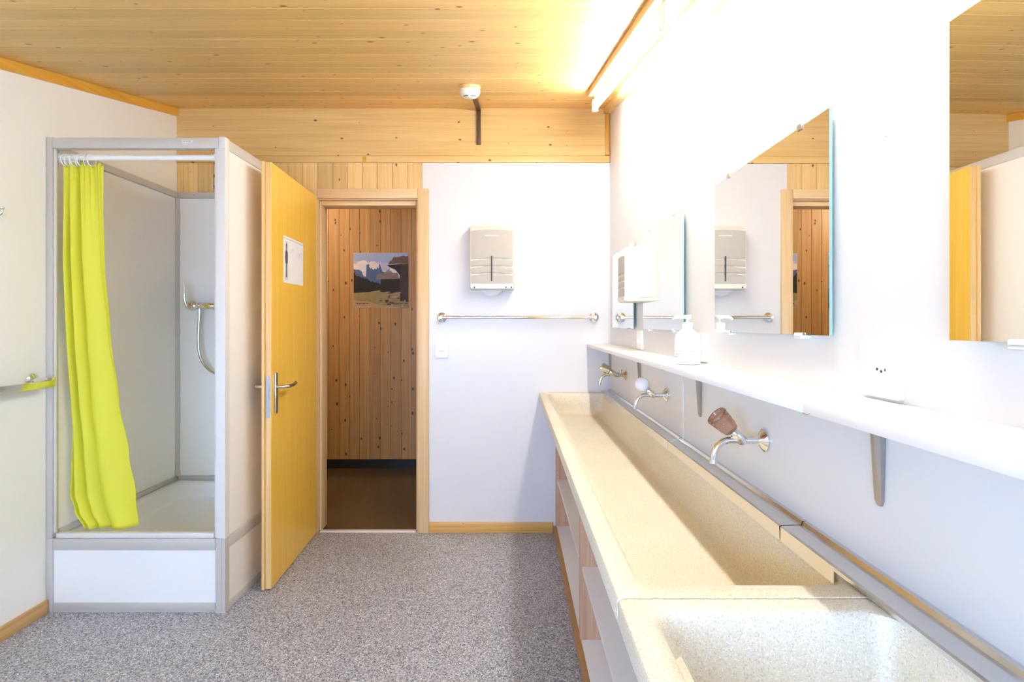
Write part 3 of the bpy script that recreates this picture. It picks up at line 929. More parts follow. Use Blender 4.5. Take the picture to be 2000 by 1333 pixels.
# ------------------------------------------------------------------ paper towel dispensers
def dispenser(name, origin, W, H, D, to_world, label, extra=True, bevel=0.008, slope=0.085):
    """local: a across, b up, d out from wall"""
    r = root(name, to_world(0, 0, 0), label, 'dispenser')
    ch = slope * H * 1.2 + 0.010
    fw = W - 2 * bevel - 0.002
    def P(a, b, d): return Vector(to_world(a, b, d))
    # housing behind the cover
    bm = bmesh.new()
    def ring(hw, b0, b1, d, rad): return [P(p[0], p[1], d) for p in rrect(-hw, hw, b0, b1, rad, 4)]
    sd_ = slope * H
    stitch(bm, [ring(W / 2, 0.06 * H, H, 0.0005, 0.003), ring(W / 2, 0.06 * H, H - sd_ * 0.95, 0.76 * D, 0.003), ring(W / 2 - bevel, 0.065 * H, H - sd_ * 1.2, 0.965 * D, 0.003)])
    obj('housing', bm, M['cream'], r, smooth=20)
    # wavy front cover
    bm = bmesh.new()
    nx, nz = 14, 90
    grid = []
    for j in range(nz + 1):
        b = 0.085 * H + (H - ch - 0.085 * H) * j / nz
        row = []
        for i in range(nx + 1):
            a = -fw / 2 + fw * i / nx
            q = abs(2 * i / nx - 1)
            arc = 0.02 * H * (1 - q * q)
            d = D - 0.004 * q ** 6
            for gb in (0.20, 0.31, 0.42):
                t_ = (b - gb * H - arc) / (0.016 * H)
                if -1 < t_ < 2.2:
                    d -= (0.0045 * (1 + t_) / 2 if t_ < 1 else 0.0045 * (2.2 - t_) / 1.2) * (1 - q ** 8)
            bb = b + (0.008 * (1 - q * q) if j == nz else 0)
            row.append(bm.verts.new(P(a, bb, d)))
        grid.append(row)
    for j in range(nz):
        for i in range(nx):
            bm.faces.new((grid[j][i], grid[j][i + 1], grid[j + 1][i + 1], grid[j + 1][i]))
    back = [P(v_, b_, 0.95 * D) for v_, b_ in ((-fw / 2, 0.085 * H), (fw / 2, 0.085 * H), (fw / 2, H - ch), (-fw / 2, H - ch))]
    bv = [bm.verts.new(p) for p in back]
    bm.faces.new([bv[0]] + grid[0] + [bv[1]])
    bm.faces.new([bv[2]] + grid[nz][::-1] + [bv[3]])
    bm.faces.new([bv[1]] + [g[nx] for g in grid] + [bv[2]])
    bm.faces.new([bv[3]] + [g[0] for g in grid][::-1] + [bv[0]])
    obj('front_cover', bm, M['beige'], r, smooth=60)
    # bottom rim
    bm = bmesh.new()
    stitch(bm, [ring(W / 2 - 0.002, 0.0, 0.052 * H, 0.001, 0.003), ring(W / 2 - 0.002, 0.0, 0.08 * H, 0.76 * D, 0.004), ring(W / 2 - bevel, 0.012 * H, 0.083 * H, 0.985 * D, 0.004)])
    obj('bottom_rim', bm, M['cream'], r, smooth=40)
    if extra:
        bm = bmesh.new()
        pts = [P(p[0], p[1], D + 0.0012) for p in ((-0.0055, 0.12 * H), (0.0035, 0.12 * H), (0.0035, 0.50 * H), (-0.0055, 0.50 * H))]
        pts2 = [P(p[0], p[1], D - 0.006) for p in ((-0.0055, 0.12 * H), (0.0035, 0.12 * H), (0.0035, 0.50 * H), (-0.0055, 0.50 * H))]
        stitch(bm, [pts2, pts])
        obj('level_slot', bm, M['dark'], r)
        bm = bmesh.new()
        stitch(bm, [[P(p[0], p[1], D - 0.002) for p in rrect(-0.040, 0.040, 0.795 * H, 0.808 * H, 0.002, 2)], [P(p[0], p[1], D + 0.0008) for p in rrect(-0.040, 0.040, 0.795 * H, 0.808 * H, 0.002, 2)]])
        obj('embossed_mark', bm, M['cream'], r)
        # folded paper tongue
        bm = bmesh.new()
        rows = []
        for j in range(7):
            f = j / 6
            hw = 0.070 - 0.016 * f ** 2
            row = []
            for i in range(13):
                q = i / 12 * 2 - 1
                a = -0.005 + hw * q
                b = 0.012 - (0.048 - 0.010 * q ** 2 - 0.012 * q ** 4) * f
                d = 0.055 + 0.006 * math.sin(q * 4 + 1) * f - 0.010 * f
                row.append((a, b, d))
            rows.append(row)
        V = [[bm.verts.new(P(*p)) for p in row] for row in rows]
        V2 = [[bm.verts.new(P(p[0] * 0.97, p[1] + 0.002, p[2] - 0.012)) for p in row] for row in rows]
        for G in (V, V2):
            for j in range(6):
                for i in range(12):
                    bm.faces.new((G[j][i], G[j][i + 1], G[j + 1][i + 1], G[j + 1][i]))
        obj('paper_towel', bm, M['paper'], r, smooth=60)
        for sx in (-0.105, 0.085, 0.118):
            bm = bmesh.new()
            lathe(bm, [(0, 0.0045), (0.003, 0.0045)], P(sx, 0.012, 0.985 * D), (0, -1, 0), 10)
            obj('screw', bm, M['dark'], r)
    return r
dispenser('towel_dispenser', None, 0.272, 0.405, 0.112, lambda a, b, d: (-0.131 + a, YB - d, 1.512 + b), 'beige paper towel dispenser with a paper tongue on the back wall')
dispenser('hand_dispenser', None, 0.190, 0.280, 0.098, lambda a, b, d: (XR - d, 2.412 - a, 1.405 + b), 'small cream and beige dispenser fixed between two mirrors near the corner', extra=False, bevel=0.022, slope=0.19)

# ------------------------------------------------------------------ chrome towel bar on the back wall
tb = root('towel_bar', (-0.03, YB, 1.348), 'straight chrome towel bar on the back wall under the paper dispenser', 'towel bar')
zb = 1.343
for xx in (-0.447, 0.502):
    bm = bmesh.new()
    lathe(bm, [(0.0005, 0.030), (0.006, 0.030), (0.009, 0.024), (0.010, 0.012), (0.050, 0.011), (0.056, 0.008)], (xx, YB, zb), (0, -1, 0), 28)
    obj('flange', bm, M['chrome'], tb, smooth=40)
bm = bmesh.new(); sweep(bm, [(-0.447, YB - 0.045, zb), (0.502, YB - 0.045, zb)], 0.0095, 18)
obj('bar', bm, M['chrome'], tb, smooth=50)

# ------------------------------------------------------------------ notice on the door
nn = root('paper_notice', (0, 0, 0), 'white paper notice with a standing dark figure taped to the yellow door', 'notice')
nn.location = (HX, HY, 0); nn.rotation_euler = (0, 0, TH)
BASE[nn.name] = Vector((0, 0, 0))
def npart(name, bm, m): return obj(name, bm, m, nn, local=True)
u0, u1, v0, v1 = 0.233, 0.520, 1.517, 1.762
def slab(bm, poly, d0, d1):
    stitch(bm, [[(p[0], d0, p[1]) for p in poly], [(p[0], d1, p[1]) for p in poly]])
bm = bmesh.new(); slab(bm, [(u0, v0 + 0.004), (u1, v0), (u1, v1), (u0, v1)], 0.0006, 0.0012); npart('sheet', bm, M['paper'])
bm = bmesh.new(); slab(bm, [(u0 - 0.003, v1 - 0.012), (u1 + 0.003, v1 - 0.014), (u1 + 0.003, v1 - 0.010), (u0 - 0.003, v1 - 0.008)], 0.0012, 0.0016); npart('clear_edge', bm, M['grey_print'])
# figure near the free edge (large u): seen from the room it stands at the left
def U(a): return u1 - a * (u1 - u0)
def Vv(b): return v0 + b * (v1 - v0)
bm = bmesh.new(); slab(bm, [(U(0.06), Vv(0.06)), (U(0.22), Vv(0.06)), (U(0.22), Vv(0.90)), (U(0.06), Vv(0.90))], 0.0012, 0.00135); npart('photo_strip', bm, plain('light_grey_print', (0.66, 0.66, 0.67), 0.7))
fig = [(0.115, 0.12), (0.165, 0.12), (0.165, 0.14), (0.16, 0.30), (0.163, 0.42), (0.19, 0.43), (0.20, 0.55), (0.195, 0.66), (0.165, 0.70), (0.155, 0.715), (0.158, 0.75), (0.166, 0.80), (0.158, 0.84), (0.14, 0.855), (0.122, 0.84), (0.114, 0.80), (0.122, 0.75), (0.125, 0.715), (0.115, 0.70), (0.085, 0.66), (0.08, 0.55), (0.09, 0.43), (0.117, 0.42), (0.12, 0.30), (0.115, 0.14)]
bm = bmesh.new(); slab(bm, [(U(a), Vv(b)) for a, b in fig], 0.00135, 0.0016); npart('figure_print', bm, M['figure'])
for (a, b, w_, h_) in ((0.38, 0.70, 0.05, 0.14), (0.46, 0.74, 0.03, 0.10), (0.70, 0.68, 0.06, 0.12), (0.80, 0.66, 0.05, 0.10), (0.88, 0.70, 0.04, 0.07)):
    pts = [(U(a + w_ * math.cos(q / 10 * 2 * PI)), 0.0013, Vv(b + 0.5 * h_ * math.sin(q / 10 * 2 * PI))) for q in range(8)]
    bm = bmesh.new()
    sweep(bm, pts, 0.0022, 4)
    npart('faint_writing', bm, M['pale_print'])

# ------------------------------------------------------------------ posters in the corridor
def poster(x0, z0, w_, h_, label):
    r = root('mountain_poster', (x0 + w_ / 2, CY1, z0), label, 'poster')
    yy = CY1 - 0.0012
    box('sheet', x0 - 0.001, x0 + w_ + 0.001, yy, CY1 - 0.0007, z0 - 0.001, z0 + h_ + 0.001, M['paper'], r)
    lay = [0]
    def layer(name, poly, m):
        lay[0] += 1
        d = yy - 0.00015 * lay[0]
        bm = bmesh.new()
        stitch(bm, [[(x0 + p[0] * w_, d + 0.00012, z0 + p[1] * h_) for p in poly], [(x0 + p[0] * w_, d, z0 + p[1] * h_) for p in poly]])
        return obj(name, bm, m, r)
    return r, layer
def jag(pts, amp, n, seed):
    rd = random.Random(seed)
    out = []
    for (ax, ay), (bx, by) in zip(pts, pts[1:]):
        for i in range(n):
            t_ = i / n
            out.append((ax + (bx - ax) * t_, ay + (by - ay) * t_ + (rd.uniform(-amp, amp) if 0 < i else 0)))
    out.append(pts[-1])
    return out
P_ = lambda n_, c, v=0.15, s=60: plain(n_, c, 0.55, var=v, vscale=s)
r, L = poster(-1.445, 1.450, 0.494, 0.495, 'square mountain photo poster with timber huts on the corridor wall')
L('sky_print', [(0, 0), (1, 0), (1, 1), (0, 1)], P_('poster_sky', (0.36, 0.47, 0.78), 0.1, 4))
L('haze_print', [(0, 0.3), (1, 0.3), (1, 0.80), (0.4, 0.84), (0, 0.86)], P_('poster_haze', (0.50, 0.58, 0.80), 0.1, 4))
L('snow_print', [(0, 0.3)] + [(1, 0.3), (0.86, 0.66)] + jag([(0.80, 0.66), (0.68, 0.72), (0.60, 0.66), (0.53, 0.68), (0.48, 0.82), (0.44, 0.80), (0.40, 0.84), (0.33, 0.85), (0.27, 0.82), (0.19, 0.87), (0.12, 0.85), (0.0, 0.80)], 0.012, 3, 3), P_('poster_snow', (0.82, 0.80, 0.84), 0.15, 25))
L('rock_print', [(0, 0.2), (0.75, 0.2), (0.60, 0.64)] + jag([(0.53, 0.66), (0.48, 0.81), (0.43, 0.74), (0.42, 0.70), (0.34, 0.71), (0.28, 0.80), (0.235, 0.79), (0.225, 0.57), (0.17, 0.60), (0.13, 0.68), (0.0, 0.71)], 0.012, 3, 4), P_('poster_rock', (0.07, 0.14, 0.32), 0.35, 18))
L('peak_print', jag([(0.56, 0.64), (0.64, 0.71), (0.70, 0.66), (0.74, 0.62)], 0.01, 2, 9) + [(0.74, 0.5), (0.56, 0.5)], P_('poster_peak', (0.22, 0.27, 0.42), 0.3, 25))
for q_, (cx_, cy_, w_2, h_2) in enumerate(((0.31, 0.76, 0.03, 0.05), (0.19, 0.66, 0.03, 0.10), (0.10, 0.72, 0.04, 0.03), (0.36, 0.72, 0.03, 0.03), (0.455, 0.75, 0.012, 0.04))):
    L('snowfield_print', jag([(cx_ - w_2, cy_), (cx_, cy_ + h_2), (cx_ + w_2, cy_ + 0.01), (cx_, cy_ - h_2)], 0.008, 2, 50 + q_), bpy.data.materials['poster_snow'])
L('forest_print', [(0, 0.24), (0.62, 0.24), (0.62, 0.40)] + jag([(0.52, 0.42), (0.38, 0.46), (0.28, 0.50), (0.18, 0.55), (0.08, 0.58), (0.0, 0.64)], 0.02, 5, 5), P_('poster_forest', (0.006, 0.007, 0.006), 0.5))
L('meadow_print', [(0, 0), (1, 0), (1, 0.22), (0.7, 0.30), (0.5, 0.33), (0.3, 0.29), (0, 0.27)], P_('poster_meadow', (0.33, 0.27, 0.12), 0.45, 22))
L('path_print', [(0.0, 0.0), (0.9, 0.0), (0.5, 0.05), (0.25, 0.12), (0.0, 0.13)], P_('poster_path', (0.50, 0.34, 0.19), 0.3, 22))
L('hut_wall_print', jag([(0.48, 0.30), (0.50, 0.52), (0.86, 0.54), (0.86, 0.30), (0.70, 0.26), (0.56, 0.28)], 0.012, 3, 6), P_('poster_hut', (0.012, 0.009, 0.007), 0.5))
L('hut_roof_print', [(0.40, 0.52), (0.44, 0.62), (0.60, 0.64), (0.80, 0.64), (0.84, 0.53)], P_('poster_hut_roof', (0.24, 0.18, 0.17), 0.5, 90))
L('barn_wall_print', [(1, 0.10), (1, 0.80), (0.86, 0.80), (0.78, 0.74), (0.84, 0.66), (0.85, 0.14)], P_('poster_barn', (0.045, 0.028, 0.028), 0.6, 40))
L('barn_eave_print', [(0.61, 0.78), (0.66, 0.74), (0.76, 0.70), (0.84, 0.60), (0.88, 0.80)], P_('poster_eave', (0.012, 0.009, 0.008), 0.5))
L('barn_roof_print', jag([(0.62, 0.79), (0.68, 0.86), (0.74, 0.93), (0.86, 0.94), (1.0, 0.95)], 0.012, 3, 8) + [(1.0, 0.80), (0.84, 0.81)], P_('poster_barn_roof', (0.13, 0.085, 0.06), 0.6, 70))
rd = random.Random(12)
for i in range(26):
    cx, cy = rd.uniform(0.50, 0.97), rd.uniform(0.03, 0.30)
    w2, h2 = rd.uniform(0.02, 0.07), rd.uniform(0.006, 0.018)
    poly = [(cx + w2 * math.cos(q / 7 * 2 * PI) * rd.uniform(0.7, 1), min(0.33, max(0.01, cy + h2 * math.sin(q / 7 * 2 * PI)))) for q in range(7)]
    poly = [(min(0.995, p[0]), p[1]) for p in poly]
    L('stone_print', poly, M['figure'] if i % 2 else (P_('poster_stone', (0.46, 0.36, 0.27), 0.3, 60) if i == 0 else bpy.data.materials['poster_stone']))
def squiggle(L_, a0, a1, b, seed):
    rd = random.Random(seed)
    x = a0
    while x < a1:
        w2 = rd.uniform(0.012, 0.024)
        h2 = rd.uniform(0.010, 0.024)
        L_('caption_print', [(x, b), (x + w2 * 0.8, b), (x + w2 * 0.8, b + h2), (x, b + h2)], M['figure'])
        x += w2 + (0.012 if rd.random() < 0.2 else 0.001)
squiggle(L, 0.06, 0.31, 0.068, 2)
squiggle(L, 0.73, 0.985, 0.066, 5)
r, L = poster(-2.216, 1.445, 0.485, 0.500, 'blue mountain poster further left along the corridor, seen only in the mirror')
L('sky_print', [(0, 0), (1, 0), (1, 1), (0, 1)], P_('poster_blue', (0.16, 0.26, 0.48), 0.2, 5))
L('ridge_print', [(0, 0)] + [(1, 0), (1, 0.30)] + jag([(1.0, 0.36), (0.8, 0.44), (0.6, 0.52), (0.4, 0.42), (0.2, 0.55), (0.0, 0.44)], 0.02, 3, 31), P_('poster_ridge', (0.07, 0.11, 0.19), 0.3, 20))
L('slope_print', jag([(0.0, 0.12), (0.3, 0.10), (0.6, 0.05), (1.0, 0.10)], 0.01, 3, 32) + [(1, 0), (0, 0)], M['figure'])
for cx, cy in ((0.95, 0.78), (0.94, 0.47), (0.88, 0.80)):
    L('bird_print', [(cx - 0.05, cy), (cx, cy + 0.03), (cx + 0.045, cy + 0.01), (cx + 0.04, cy - 0.02), (cx - 0.02, cy - 0.02)], M['figure'])

# ------------------------------------------------------------------ shower cabin
SXL, SXR, SYF, SYB = -2.1045, -1.298, 2.305, 3.196
sc = root('shower_cabin', (-1.70, 2.75, 0), 'white shower cabin with a grey aluminium frame in the corner beside the door', 'shower cabin')
A, AP, W_ = M['alu'], M['alu_pale'], M['acryl']
# front left and front right posts
box('post', SXL, SXL + 0.026, SYF, SYF + 0.034, 0.334, 2.145, A, sc, r=0.002)
box('post', SXL + 0.0265, SXL + 0.034, SYF + 0.008, SYF + 0.020, 0.358, 2.094, AP, sc, r=0.002)
box('post', SXL, SXL + 0.028, SYF, SYF + 0.03, 0.0, 0.333, A, sc, r=0.002)
bm = bmesh.new()
x1 = SXR
prism(bm, [(x1 - 0.054, SYF + 0.012), (x1 - 0.046, SYF + 0.008), (x1 - 0.038, SYF + 0.008), (x1 - 0.036, SYF + 0.001), (x1 - 0.001, SYF), (x1, SYF + 0.001), (x1, SYF + 0.013), (x1 - 0.0015, SYF + 0.015), (x1, SYF + 0.017), (x1, SYF + 0.034), (x1 - 0.02, SYF + 0.034), (x1 - 0.02, SYF + 0.036), (x1 - 0.054, SYF + 0.036)], 'Z', 0.335, 2.0945)
obj('post', bm, AP, sc)
bm = bmesh.new()
prism(bm, [(x1 - 0.046, SYF + 0.003), (x1 - 0.044, SYF), (x1 - 0.018, SYF), (x1 - 0.016, SYF + 0.002), (x1 - 0.014, SYF), (x1, SYF), (x1, SYF + 0.034), (x1 - 0.046, SYF + 0.034)], 'Z', 0.0, 0.334)
obj('post', bm, A, sc)
# header rails
box('header_rail', SXL + 0.0265, SXR - 0.032, SYF + 0.001, SYF + 0.033, 2.095, 2.142, A, sc, r=0.002)
box('header_rail', SXR - 0.030, SXR - 0.001, SYF + 0.037, SYB, 2.095, 2.142, A, sc, r=0.002)
box('header_rail', SXL + 0.001, SXL + 0.030, SYF + 0.036, SYB - 0.031, 2.083, 2.118, A, sc, r=0.002)
box('header_rail', SXL + 0.031, SXR - 0.032, SYB - 0.030, SYB, 2.083, 2.118, A, sc, r=0.002)
box('corner_cap', SXR - 0.0315, SXR, SYF, SYF + 0.0365, 2.095, 2.146, AP, sc, r=0.003)
# badge on the front header
bm = bmesh.new()
stitch(bm, [[(p[0], SYF + 0.0008, p[1]) for p in rrect(-1.492, -1.442, 2.116, 2.132, 0.003, 3)], [(p[0], SYF - 0.0012, p[1]) for p in rrect(-1.492, -1.442, 2.116, 2.132, 0.003, 3)]])
obj('badge', bm, AP, sc)
bm = bmesh.new()
for a, b in ((-1.488, -1.479), (-1.4765, -1.466), (-1.4635, -1.452)):
    add_box(bm, a, b, SYF - 0.0018, SYF - 0.0012, 2.120, 2.128)
obj('badge_mark', bm, A, sc)
# apron
box('apron_rail', SXL + 0.029, SXR - 0.047, SYF + 0.001, SYF + 0.03, 0.281, 0.333, A, sc, r=0.002)
box('apron_rail', SXL + 0.029, SXR - 0.047, SYF + 0.001, SYF + 0.03, 0.012, 0.042, A, sc, r=0.002)
box('kick_strip', SXL + 0.001, SXR - 0.002, SYF + 0.004, SYF + 0.03, 0.0, 0.0115, M['alu'], sc)
box('apron_panel', SXL + 0.029, SXR - 0.047, SYF + 0.007, SYF + 0.022, 0.043, 0.280, W_, sc)
box('apron_rail', SXR - 0.03, SXR - 0.0005, SYF + 0.035, SYB, 0.281, 0.333, A, sc, r=0.002)
box('apron_rail', SXR - 0.03, SXR - 0.0005, SYF + 0.035, SYB, 0.0, 0.034, A, sc, r=0.002)
box('apron_panel', SXR - 0.022, SXR - 0.007, SYF + 0.035, SYB, 0.035, 0.280, W_, sc)
# walls of the cabin
box('side_panel', SXR - 0.016, SXR - 0.005, SYF + 0.037, SYB, 0.334, 2.094, W_, sc)
box('left_panel', SXL + 0.004, SXL + 0.014, SYF + 0.035, SYB - 0.016, 0.35, 2.082, W_, sc)
box('back_panel', SXL + 0.004, SXR - 0.017, SYB - 0.015, SYB - 0.004, 0.35, 2.082, W_, sc)
box('base_rail', SXL + 0.0145, SXL + 0.026, SYF + 0.04, SYB - 0.027, 0.336, 0.362, A, sc, r=0.002)
box('base_rail', SXL + 0.027, SXR - 0.018, SYB - 0.026, SYB - 0.0155, 0.336, 0.362, A, sc, r=0.002)
bm = bmesh.new()
prism(bm, [(SXL + 0.0145, SYB - 0.0155), (SXL + 0.0145, SYB - 0.034), (SXL + 0.019, SYB - 0.034), (SXL + 0.034, SYB - 0.019), (SXL + 0.034, SYB - 0.0155)], 'Z', 0.363, 2.082)
obj('corner_profile', bm, A, sc)
# tray
bm = bmesh.new()
def TL(i0, i1, z, r=0.05): return [(p[0], p[1], z) for p in rrect(SXL + 0.004 + i0, SXR - 0.018 - i0, SYF + 0.031 + i1, SYB - 0.004 - i1, r, 6)]
stitch(bm, [TL(0.002, 0.002, 0.20, 0.004), TL(0, 0, 0.215, 0.004), TL(0, 0, 0.334, 0.004), TL(0.03, 0.032, 0.3345, 0.03), TL(0.05, 0.05, 0.332, 0.06), TL(0.062, 0.062, 0.318, 0.07), TL(0.085, 0.085, 0.262, 0.07), TL(0.105, 0.105, 0.250, 0.07), TL(0.2, 0.22, 0.246, 0.07)])
obj('tray', bm, M['white'], sc, smooth=40)
box('tray_lip', SXL + 0.0405, SXR - 0.055, SYF + 0.003, SYF + 0.030, 0.3345, 0.357, AP, sc, r=0.003)
# curtain rod
bm = bmesh.new()
RY, RZ = SYF + 0.040, 2.064
sweep(bm, [(SXL + 0.0145, RY, RZ), (SXR - 0.0545, RY, RZ)], 0.0125, 18)
lathe(bm, [(0.0, 0.022), (0.01, 0.020), (0.014, 0.0145), (0.03, 0.0145)], (SXR - 0.0545, RY, RZ), (-1, 0, 0), 20)
lathe(bm, [(0.0, 0.022), (0.01, 0.020), (0.014, 0.0145)], (SXL + 0.0145, RY, RZ), (1, 0, 0), 20)
obj('curtain_rod', bm, M['white'], sc, smooth=40)
for x_ in (-1.98, -1.55):
    bm = bmesh.new(); lathe(bm, [(0, 0.006), (0.003, 0.004)], (x_, SYB - 0.030, 2.10), (0, -1, 0), 12)
    obj('screw', bm, M['satin'], sc, smooth=40)
bm = bmesh.new(); lathe(bm, [(0, 0.006), (0.003, 0.004)], (SXL + 0.030, 2.42, 2.10), (1, 0, 0), 12)
obj('screw', bm, M['satin'], sc, smooth=40)

# ------------------------------------------------------------------ shower curtain
ct = root('shower_curtain', (-1.95, 2.38, 0.30), 'lime yellow shower curtain drawn to the left side of the cabin', 'curtain')
def lerp_tab(tab, t_):
    for (a, va), (b, vb) in zip(tab, tab[1:]):
        if t_ <= b:
            f = (t_ - a) / (b - a)
            f = f * f * (3 - 2 * f)
            return va + (vb - va) * f
    return tab[-1][1]
px = lambda p, y: (p - 1003) * y / 1000
LT = [(0.0, 107), (0.12, 111), (0.40, 112), (0.62, 116), (0.78, 120), (0.88, 134), (0.95, 152), (1.0, 172)]
RT = [(0.0, 202), (0.10, 202), (0.25, 205), (0.45, 214), (0.65, 226), (0.80, 242), (0.92, 256), (1.0, 263)]
ZT, ZB = 2.034, 0.346
bm = bmesh.new()
NU, NV = 130, 90
G = []
for j in range(NV + 1):
    v_ = j / NV
    yc = RY + 0.008 + 0.050 * min(1.0, v_ * 1.4) ** 1.2
    l, r_ = px(lerp_tab(LT, v_), yc), px(lerp_tab(RT, v_), yc)
    l = max(l, SXL + 0.036)
    z = ZT + (ZB - ZT) * v_
    row = []
    for i in range(NU + 1):
        u_ = i / NU
        # pleats: tight at the left, broad at the right; they drift sideways further down
        ph = 2 * PI * (0.9 * u_ + 2.35 * (1 - (1 - u_) ** 2.7)) + 0.8 * math.sin(2.4 * v_ + 2.0 * u_) - 1.5 * v_ * (1 - u_) - 0.9
        amp = 0.031 * (0.75 + 0.3 * math.sin(5 * u_ + 2.5 * v_ + 0.5)) * min(1.0, 0.35 + 2.6 * v_)
        fine = 0.005 * math.sin(2 * PI * 11 * u_ + 0.6) * max(0.0, 1 - 5 * v_)
        crease = 0.006 * math.sin(7 * u_ - 9 * v_ + 1.3) * v_
        y_ = yc + amp * (1 - 2 * abs(math.sin(ph / 2)) ** 0.95) + fine + crease
        x_ = l + (r_ - l) * (u_ + 0.10 / (2 * PI) * math.cos(ph) * 0.8 * (u_ * (1 - u_) * 4))
        zz = z + (0.010 * math.sin(2 * PI * 8 * u_) * max(0.0, 1 - 14 * v_) if j < 8 else 0)
        row.append(bm.verts.new((x_, y_, zz)))
    G.append(row)
for j in range(NV):
    for i in range(NU):
        bm.faces.new((G[j][i], G[j][i + 1], G[j + 1][i + 1], G[j + 1][i]))
cl = obj('cloth', bm, M['curtain'], ct, smooth=80)
sm = cl.modifiers.new('thickness', 'SOLIDIFY')
sm.thickness = 0.0008
ring0 = None
for i, pxr in enumerate((128, 131, 135, 140, 146, 152, 159, 168, 179)):
    xr_ = px(pxr, RY)
    if ring0 is None:
        bm = bmesh.new()
        pts = [(0, 0.021 * math.cos(a / 16 * 2 * PI), 0.027 * math.sin(a / 16 * 2 * PI)) for a in range(17)]
        sweep(bm, pts, 0.0022, 8, cap=False)
        ring0 = obj('ring', bm, M['white'], ct, local=True, smooth=60)
        o_ = ring0
    else:
        o_ = inst(ring0, ct, (0, 0, 0))
    o_.location = Vector((xr_, RY, RZ - 0.0115)) - BASE['shower_curtain']
    o_.rotation_euler = (0, 0.06 * (i % 2), 0.30 * (1 if i % 2 else -0.6))

# ------------------------------------------------------------------ shower mixer, hose and hand shower
mxr = root('shower_mixer', (-1.91, SYB - 0.015, 1.413), 'chrome lever shower mixer with a hanging hose on the cabin back wall', 'shower mixer')
PB = SYB - 0.0152
for xx in (-1.992, -1.842):
    bm = bmesh.new(); lathe(bm, [(0, 0.031), (0.005, 0.030), (0.016, 0.021), (0.045, 0.019)], (xx, PB, 1.413), (0, -1, 0), 24)
    obj('escutcheon', bm, M['chrome'], mxr, smooth=50)
bm = bmesh.new()
sweep(bm, [(-1.995, PB - 0.055, 1.413), (-1.985, PB - 0.055, 1.413), (-1.91, PB - 0.055, 1.413), (-1.835, PB - 0.055, 1.413), (-1.825, PB - 0.055, 1.413)], [0.014, 0.02, 0.021, 0.018, 0.012], 20)
lathe(bm, [(0, 0.020), (0.012, 0.026), (0.045, 0.026), (0.052, 0.020)], (-1.938, PB - 0.05, 1.413), (0, -1, 0.05), 24)
lathe(bm, [(0, 0.010), (0.025, 0.0095)], (-1.917, PB - 0.055, 1.398), (0, 0, -1), 14)
obj('body', bm, M['chrome'], mxr, smooth=50)
bm = bmesh.new()
sweep(bm, smooth_path([(-1.940, PB - 0.105, 1.400), (-1.958, PB - 0.112, 1.412), (-1.966, PB - 0.118, 1.45), (-1.967, PB - 0.122, 1.50), (-1.967, PB - 0.124, 1.553)], 6), [0.016 - 0.011 * i / 24 for i in range(25)], 14)
obj('lever', bm, M['chrome'], mxr, smooth=60)
bm = bmesh.new()
sweep(bm, smooth_path([(-1.917, PB - 0.055, 1.375), (-1.919, PB - 0.056, 1.30), (-1.920, PB - 0.06, 1.20), (-1.905, PB - 0.065, 1.10), (-1.860, PB - 0.07, 1.035), (-1.800, PB - 0.075, 1.000), (-1.72, PB - 0.08, 0.99), (-1.64, PB - 0.07, 1.06), (-1.615, PB - 0.06, 1.25), (-1.610, PB - 0.055, 1.60), (-1.613, PB - 0.07, 1.88), (-1.62, PB - 0.085, 1.985)], 8), 0.0085, 12)
obj('hose', bm, M['satin'], mxr, smooth=60)

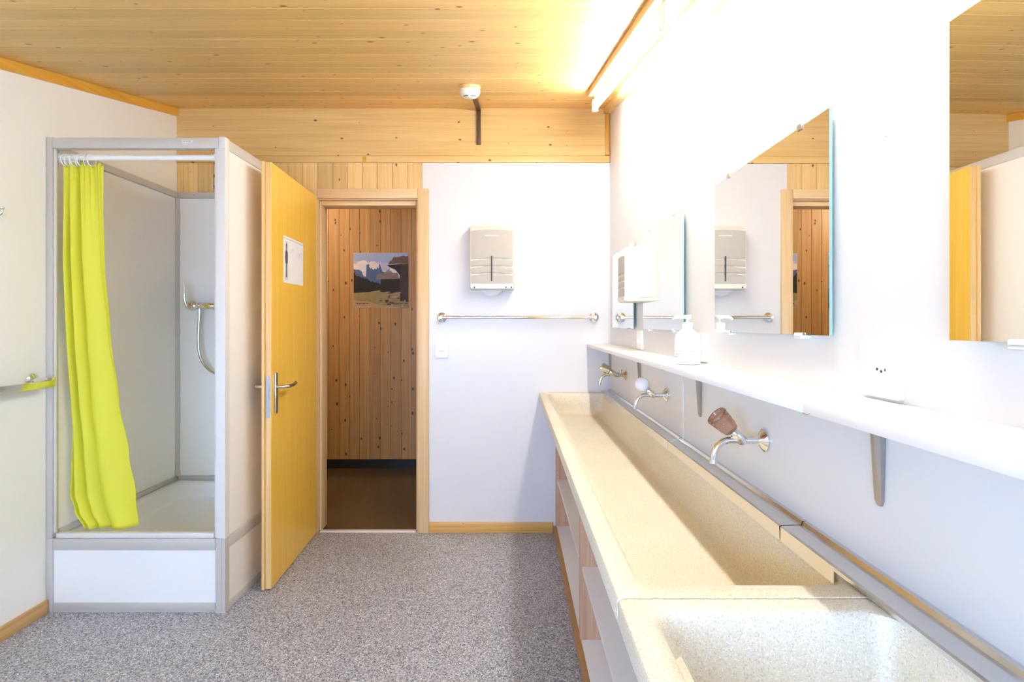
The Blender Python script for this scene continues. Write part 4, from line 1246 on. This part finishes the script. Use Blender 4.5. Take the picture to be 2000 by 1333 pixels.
hs = root('hand_shower', (-1.63, PB, 1.55), 'grey hand shower head on a riser rail, peeping out beside the cabin post', 'shower head')
bm = bmesh.new(); sweep(bm, [(-1.575, PB - 0.045, 1.45), (-1.575, PB - 0.045, 2.06)], 0.010, 14)
obj('riser_rail', bm, M['chrome'], hs, smooth=50)
for z in (1.47, 2.04):
    bm = bmesh.new(); lathe(bm, [(0, 0.018), (0.012, 0.016), (0.035, 0.012)], (-1.575, PB, z), (0, -1, 0), 16)
    obj('wall_bracket', bm, M['chrome'], hs, smooth=50)
bm = bmesh.new()
sweep(bm, smooth_path([(-1.618, PB - 0.088, 1.99), (-1.63, PB - 0.105, 2.03), (-1.665, PB - 0.135, 2.075), (-1.70, PB - 0.16, 2.092)], 5), 0.012, 14)
obj('handle', bm, M['chrome'], hs, smooth=50)
bm = bmesh.new()
hd = Vector((-0.52, -0.45, -0.72)).normalized()
lathe(bm, [(-0.022, 0.012), (-0.012, 0.030), (0.0, 0.042), (0.008, 0.043), (0.010, 0.040)], (-1.722, PB - 0.175, 2.088), hd, 26)
obj('spray_head', bm, M['galv'], hs, smooth=50)
bm = bmesh.new(); sweep(bm, [(-1.575, PB - 0.045, 2.0), (-1.60, PB - 0.07, 2.0), (-1.62, PB - 0.09, 2.0)], 0.013, 12)
obj('slider', bm, M['chrome'], hs, smooth=50)

# ------------------------------------------------------------------ chrome towel rail and hook on the left wall
tr_ = root('wall_rail', (XL, 1.8, 1.04), 'flat chrome grab rail on the left wall beside the shower', 'rail')
RX = -2.030
box('bar', RX - 0.006, RX + 0.006, 1.10, 2.262, 1.024, 1.054, M['chrome'], tr_, r=0.0025)
for y in (2.235, 1.12):
    bm = bmesh.new()
    lathe(bm, [(0.0005, 0.030), (0.008, 0.030), (0.012, 0.024), (0.016, 0.012), (0.069, 0.012)], (XL, y, 1.055), (1, 0, 0), 20)
    obj('wall_mount', bm, M['chrome'], tr_, smooth=40)
    bm = bbox_bm(RX - 0.018, RX + 0.009, y - 0.016, y + 0.030, 1.0545, 1.068, 0.003)
    obj('bar_clamp', bm, M['chrome'], tr_, smooth=40)

hk = root('wall_hook', (XL, 2.07, 1.745), 'small metal coat hook on the left wall at the edge of view', 'hook')
bm = bmesh.new(); lathe(bm, [(0.0005, 0.016), (0.004, 0.015), (0.006, 0.010)], (XL, 2.055, 1.745), (1, 0, 0), 16)
obj('rose', bm, M['satin'], hk, smooth=40)
bm = bmesh.new(); sweep(bm, smooth_path([(XL + 0.004, 2.055, 1.745), (XL + 0.03, 2.057, 1.738), (XL + 0.045, 2.060, 1.748), (XL + 0.046, 2.061, 1.765)], 5), 0.0045, 10)
lathe(bm, [(0, 0.004), (0.004, 0.008), (0.010, 0.008), (0.013, 0.004)], (XL + 0.046, 2.061, 1.762), (0, 0, 1), 12)
obj('hook_arm', bm, M['satin'], hk, smooth=50)
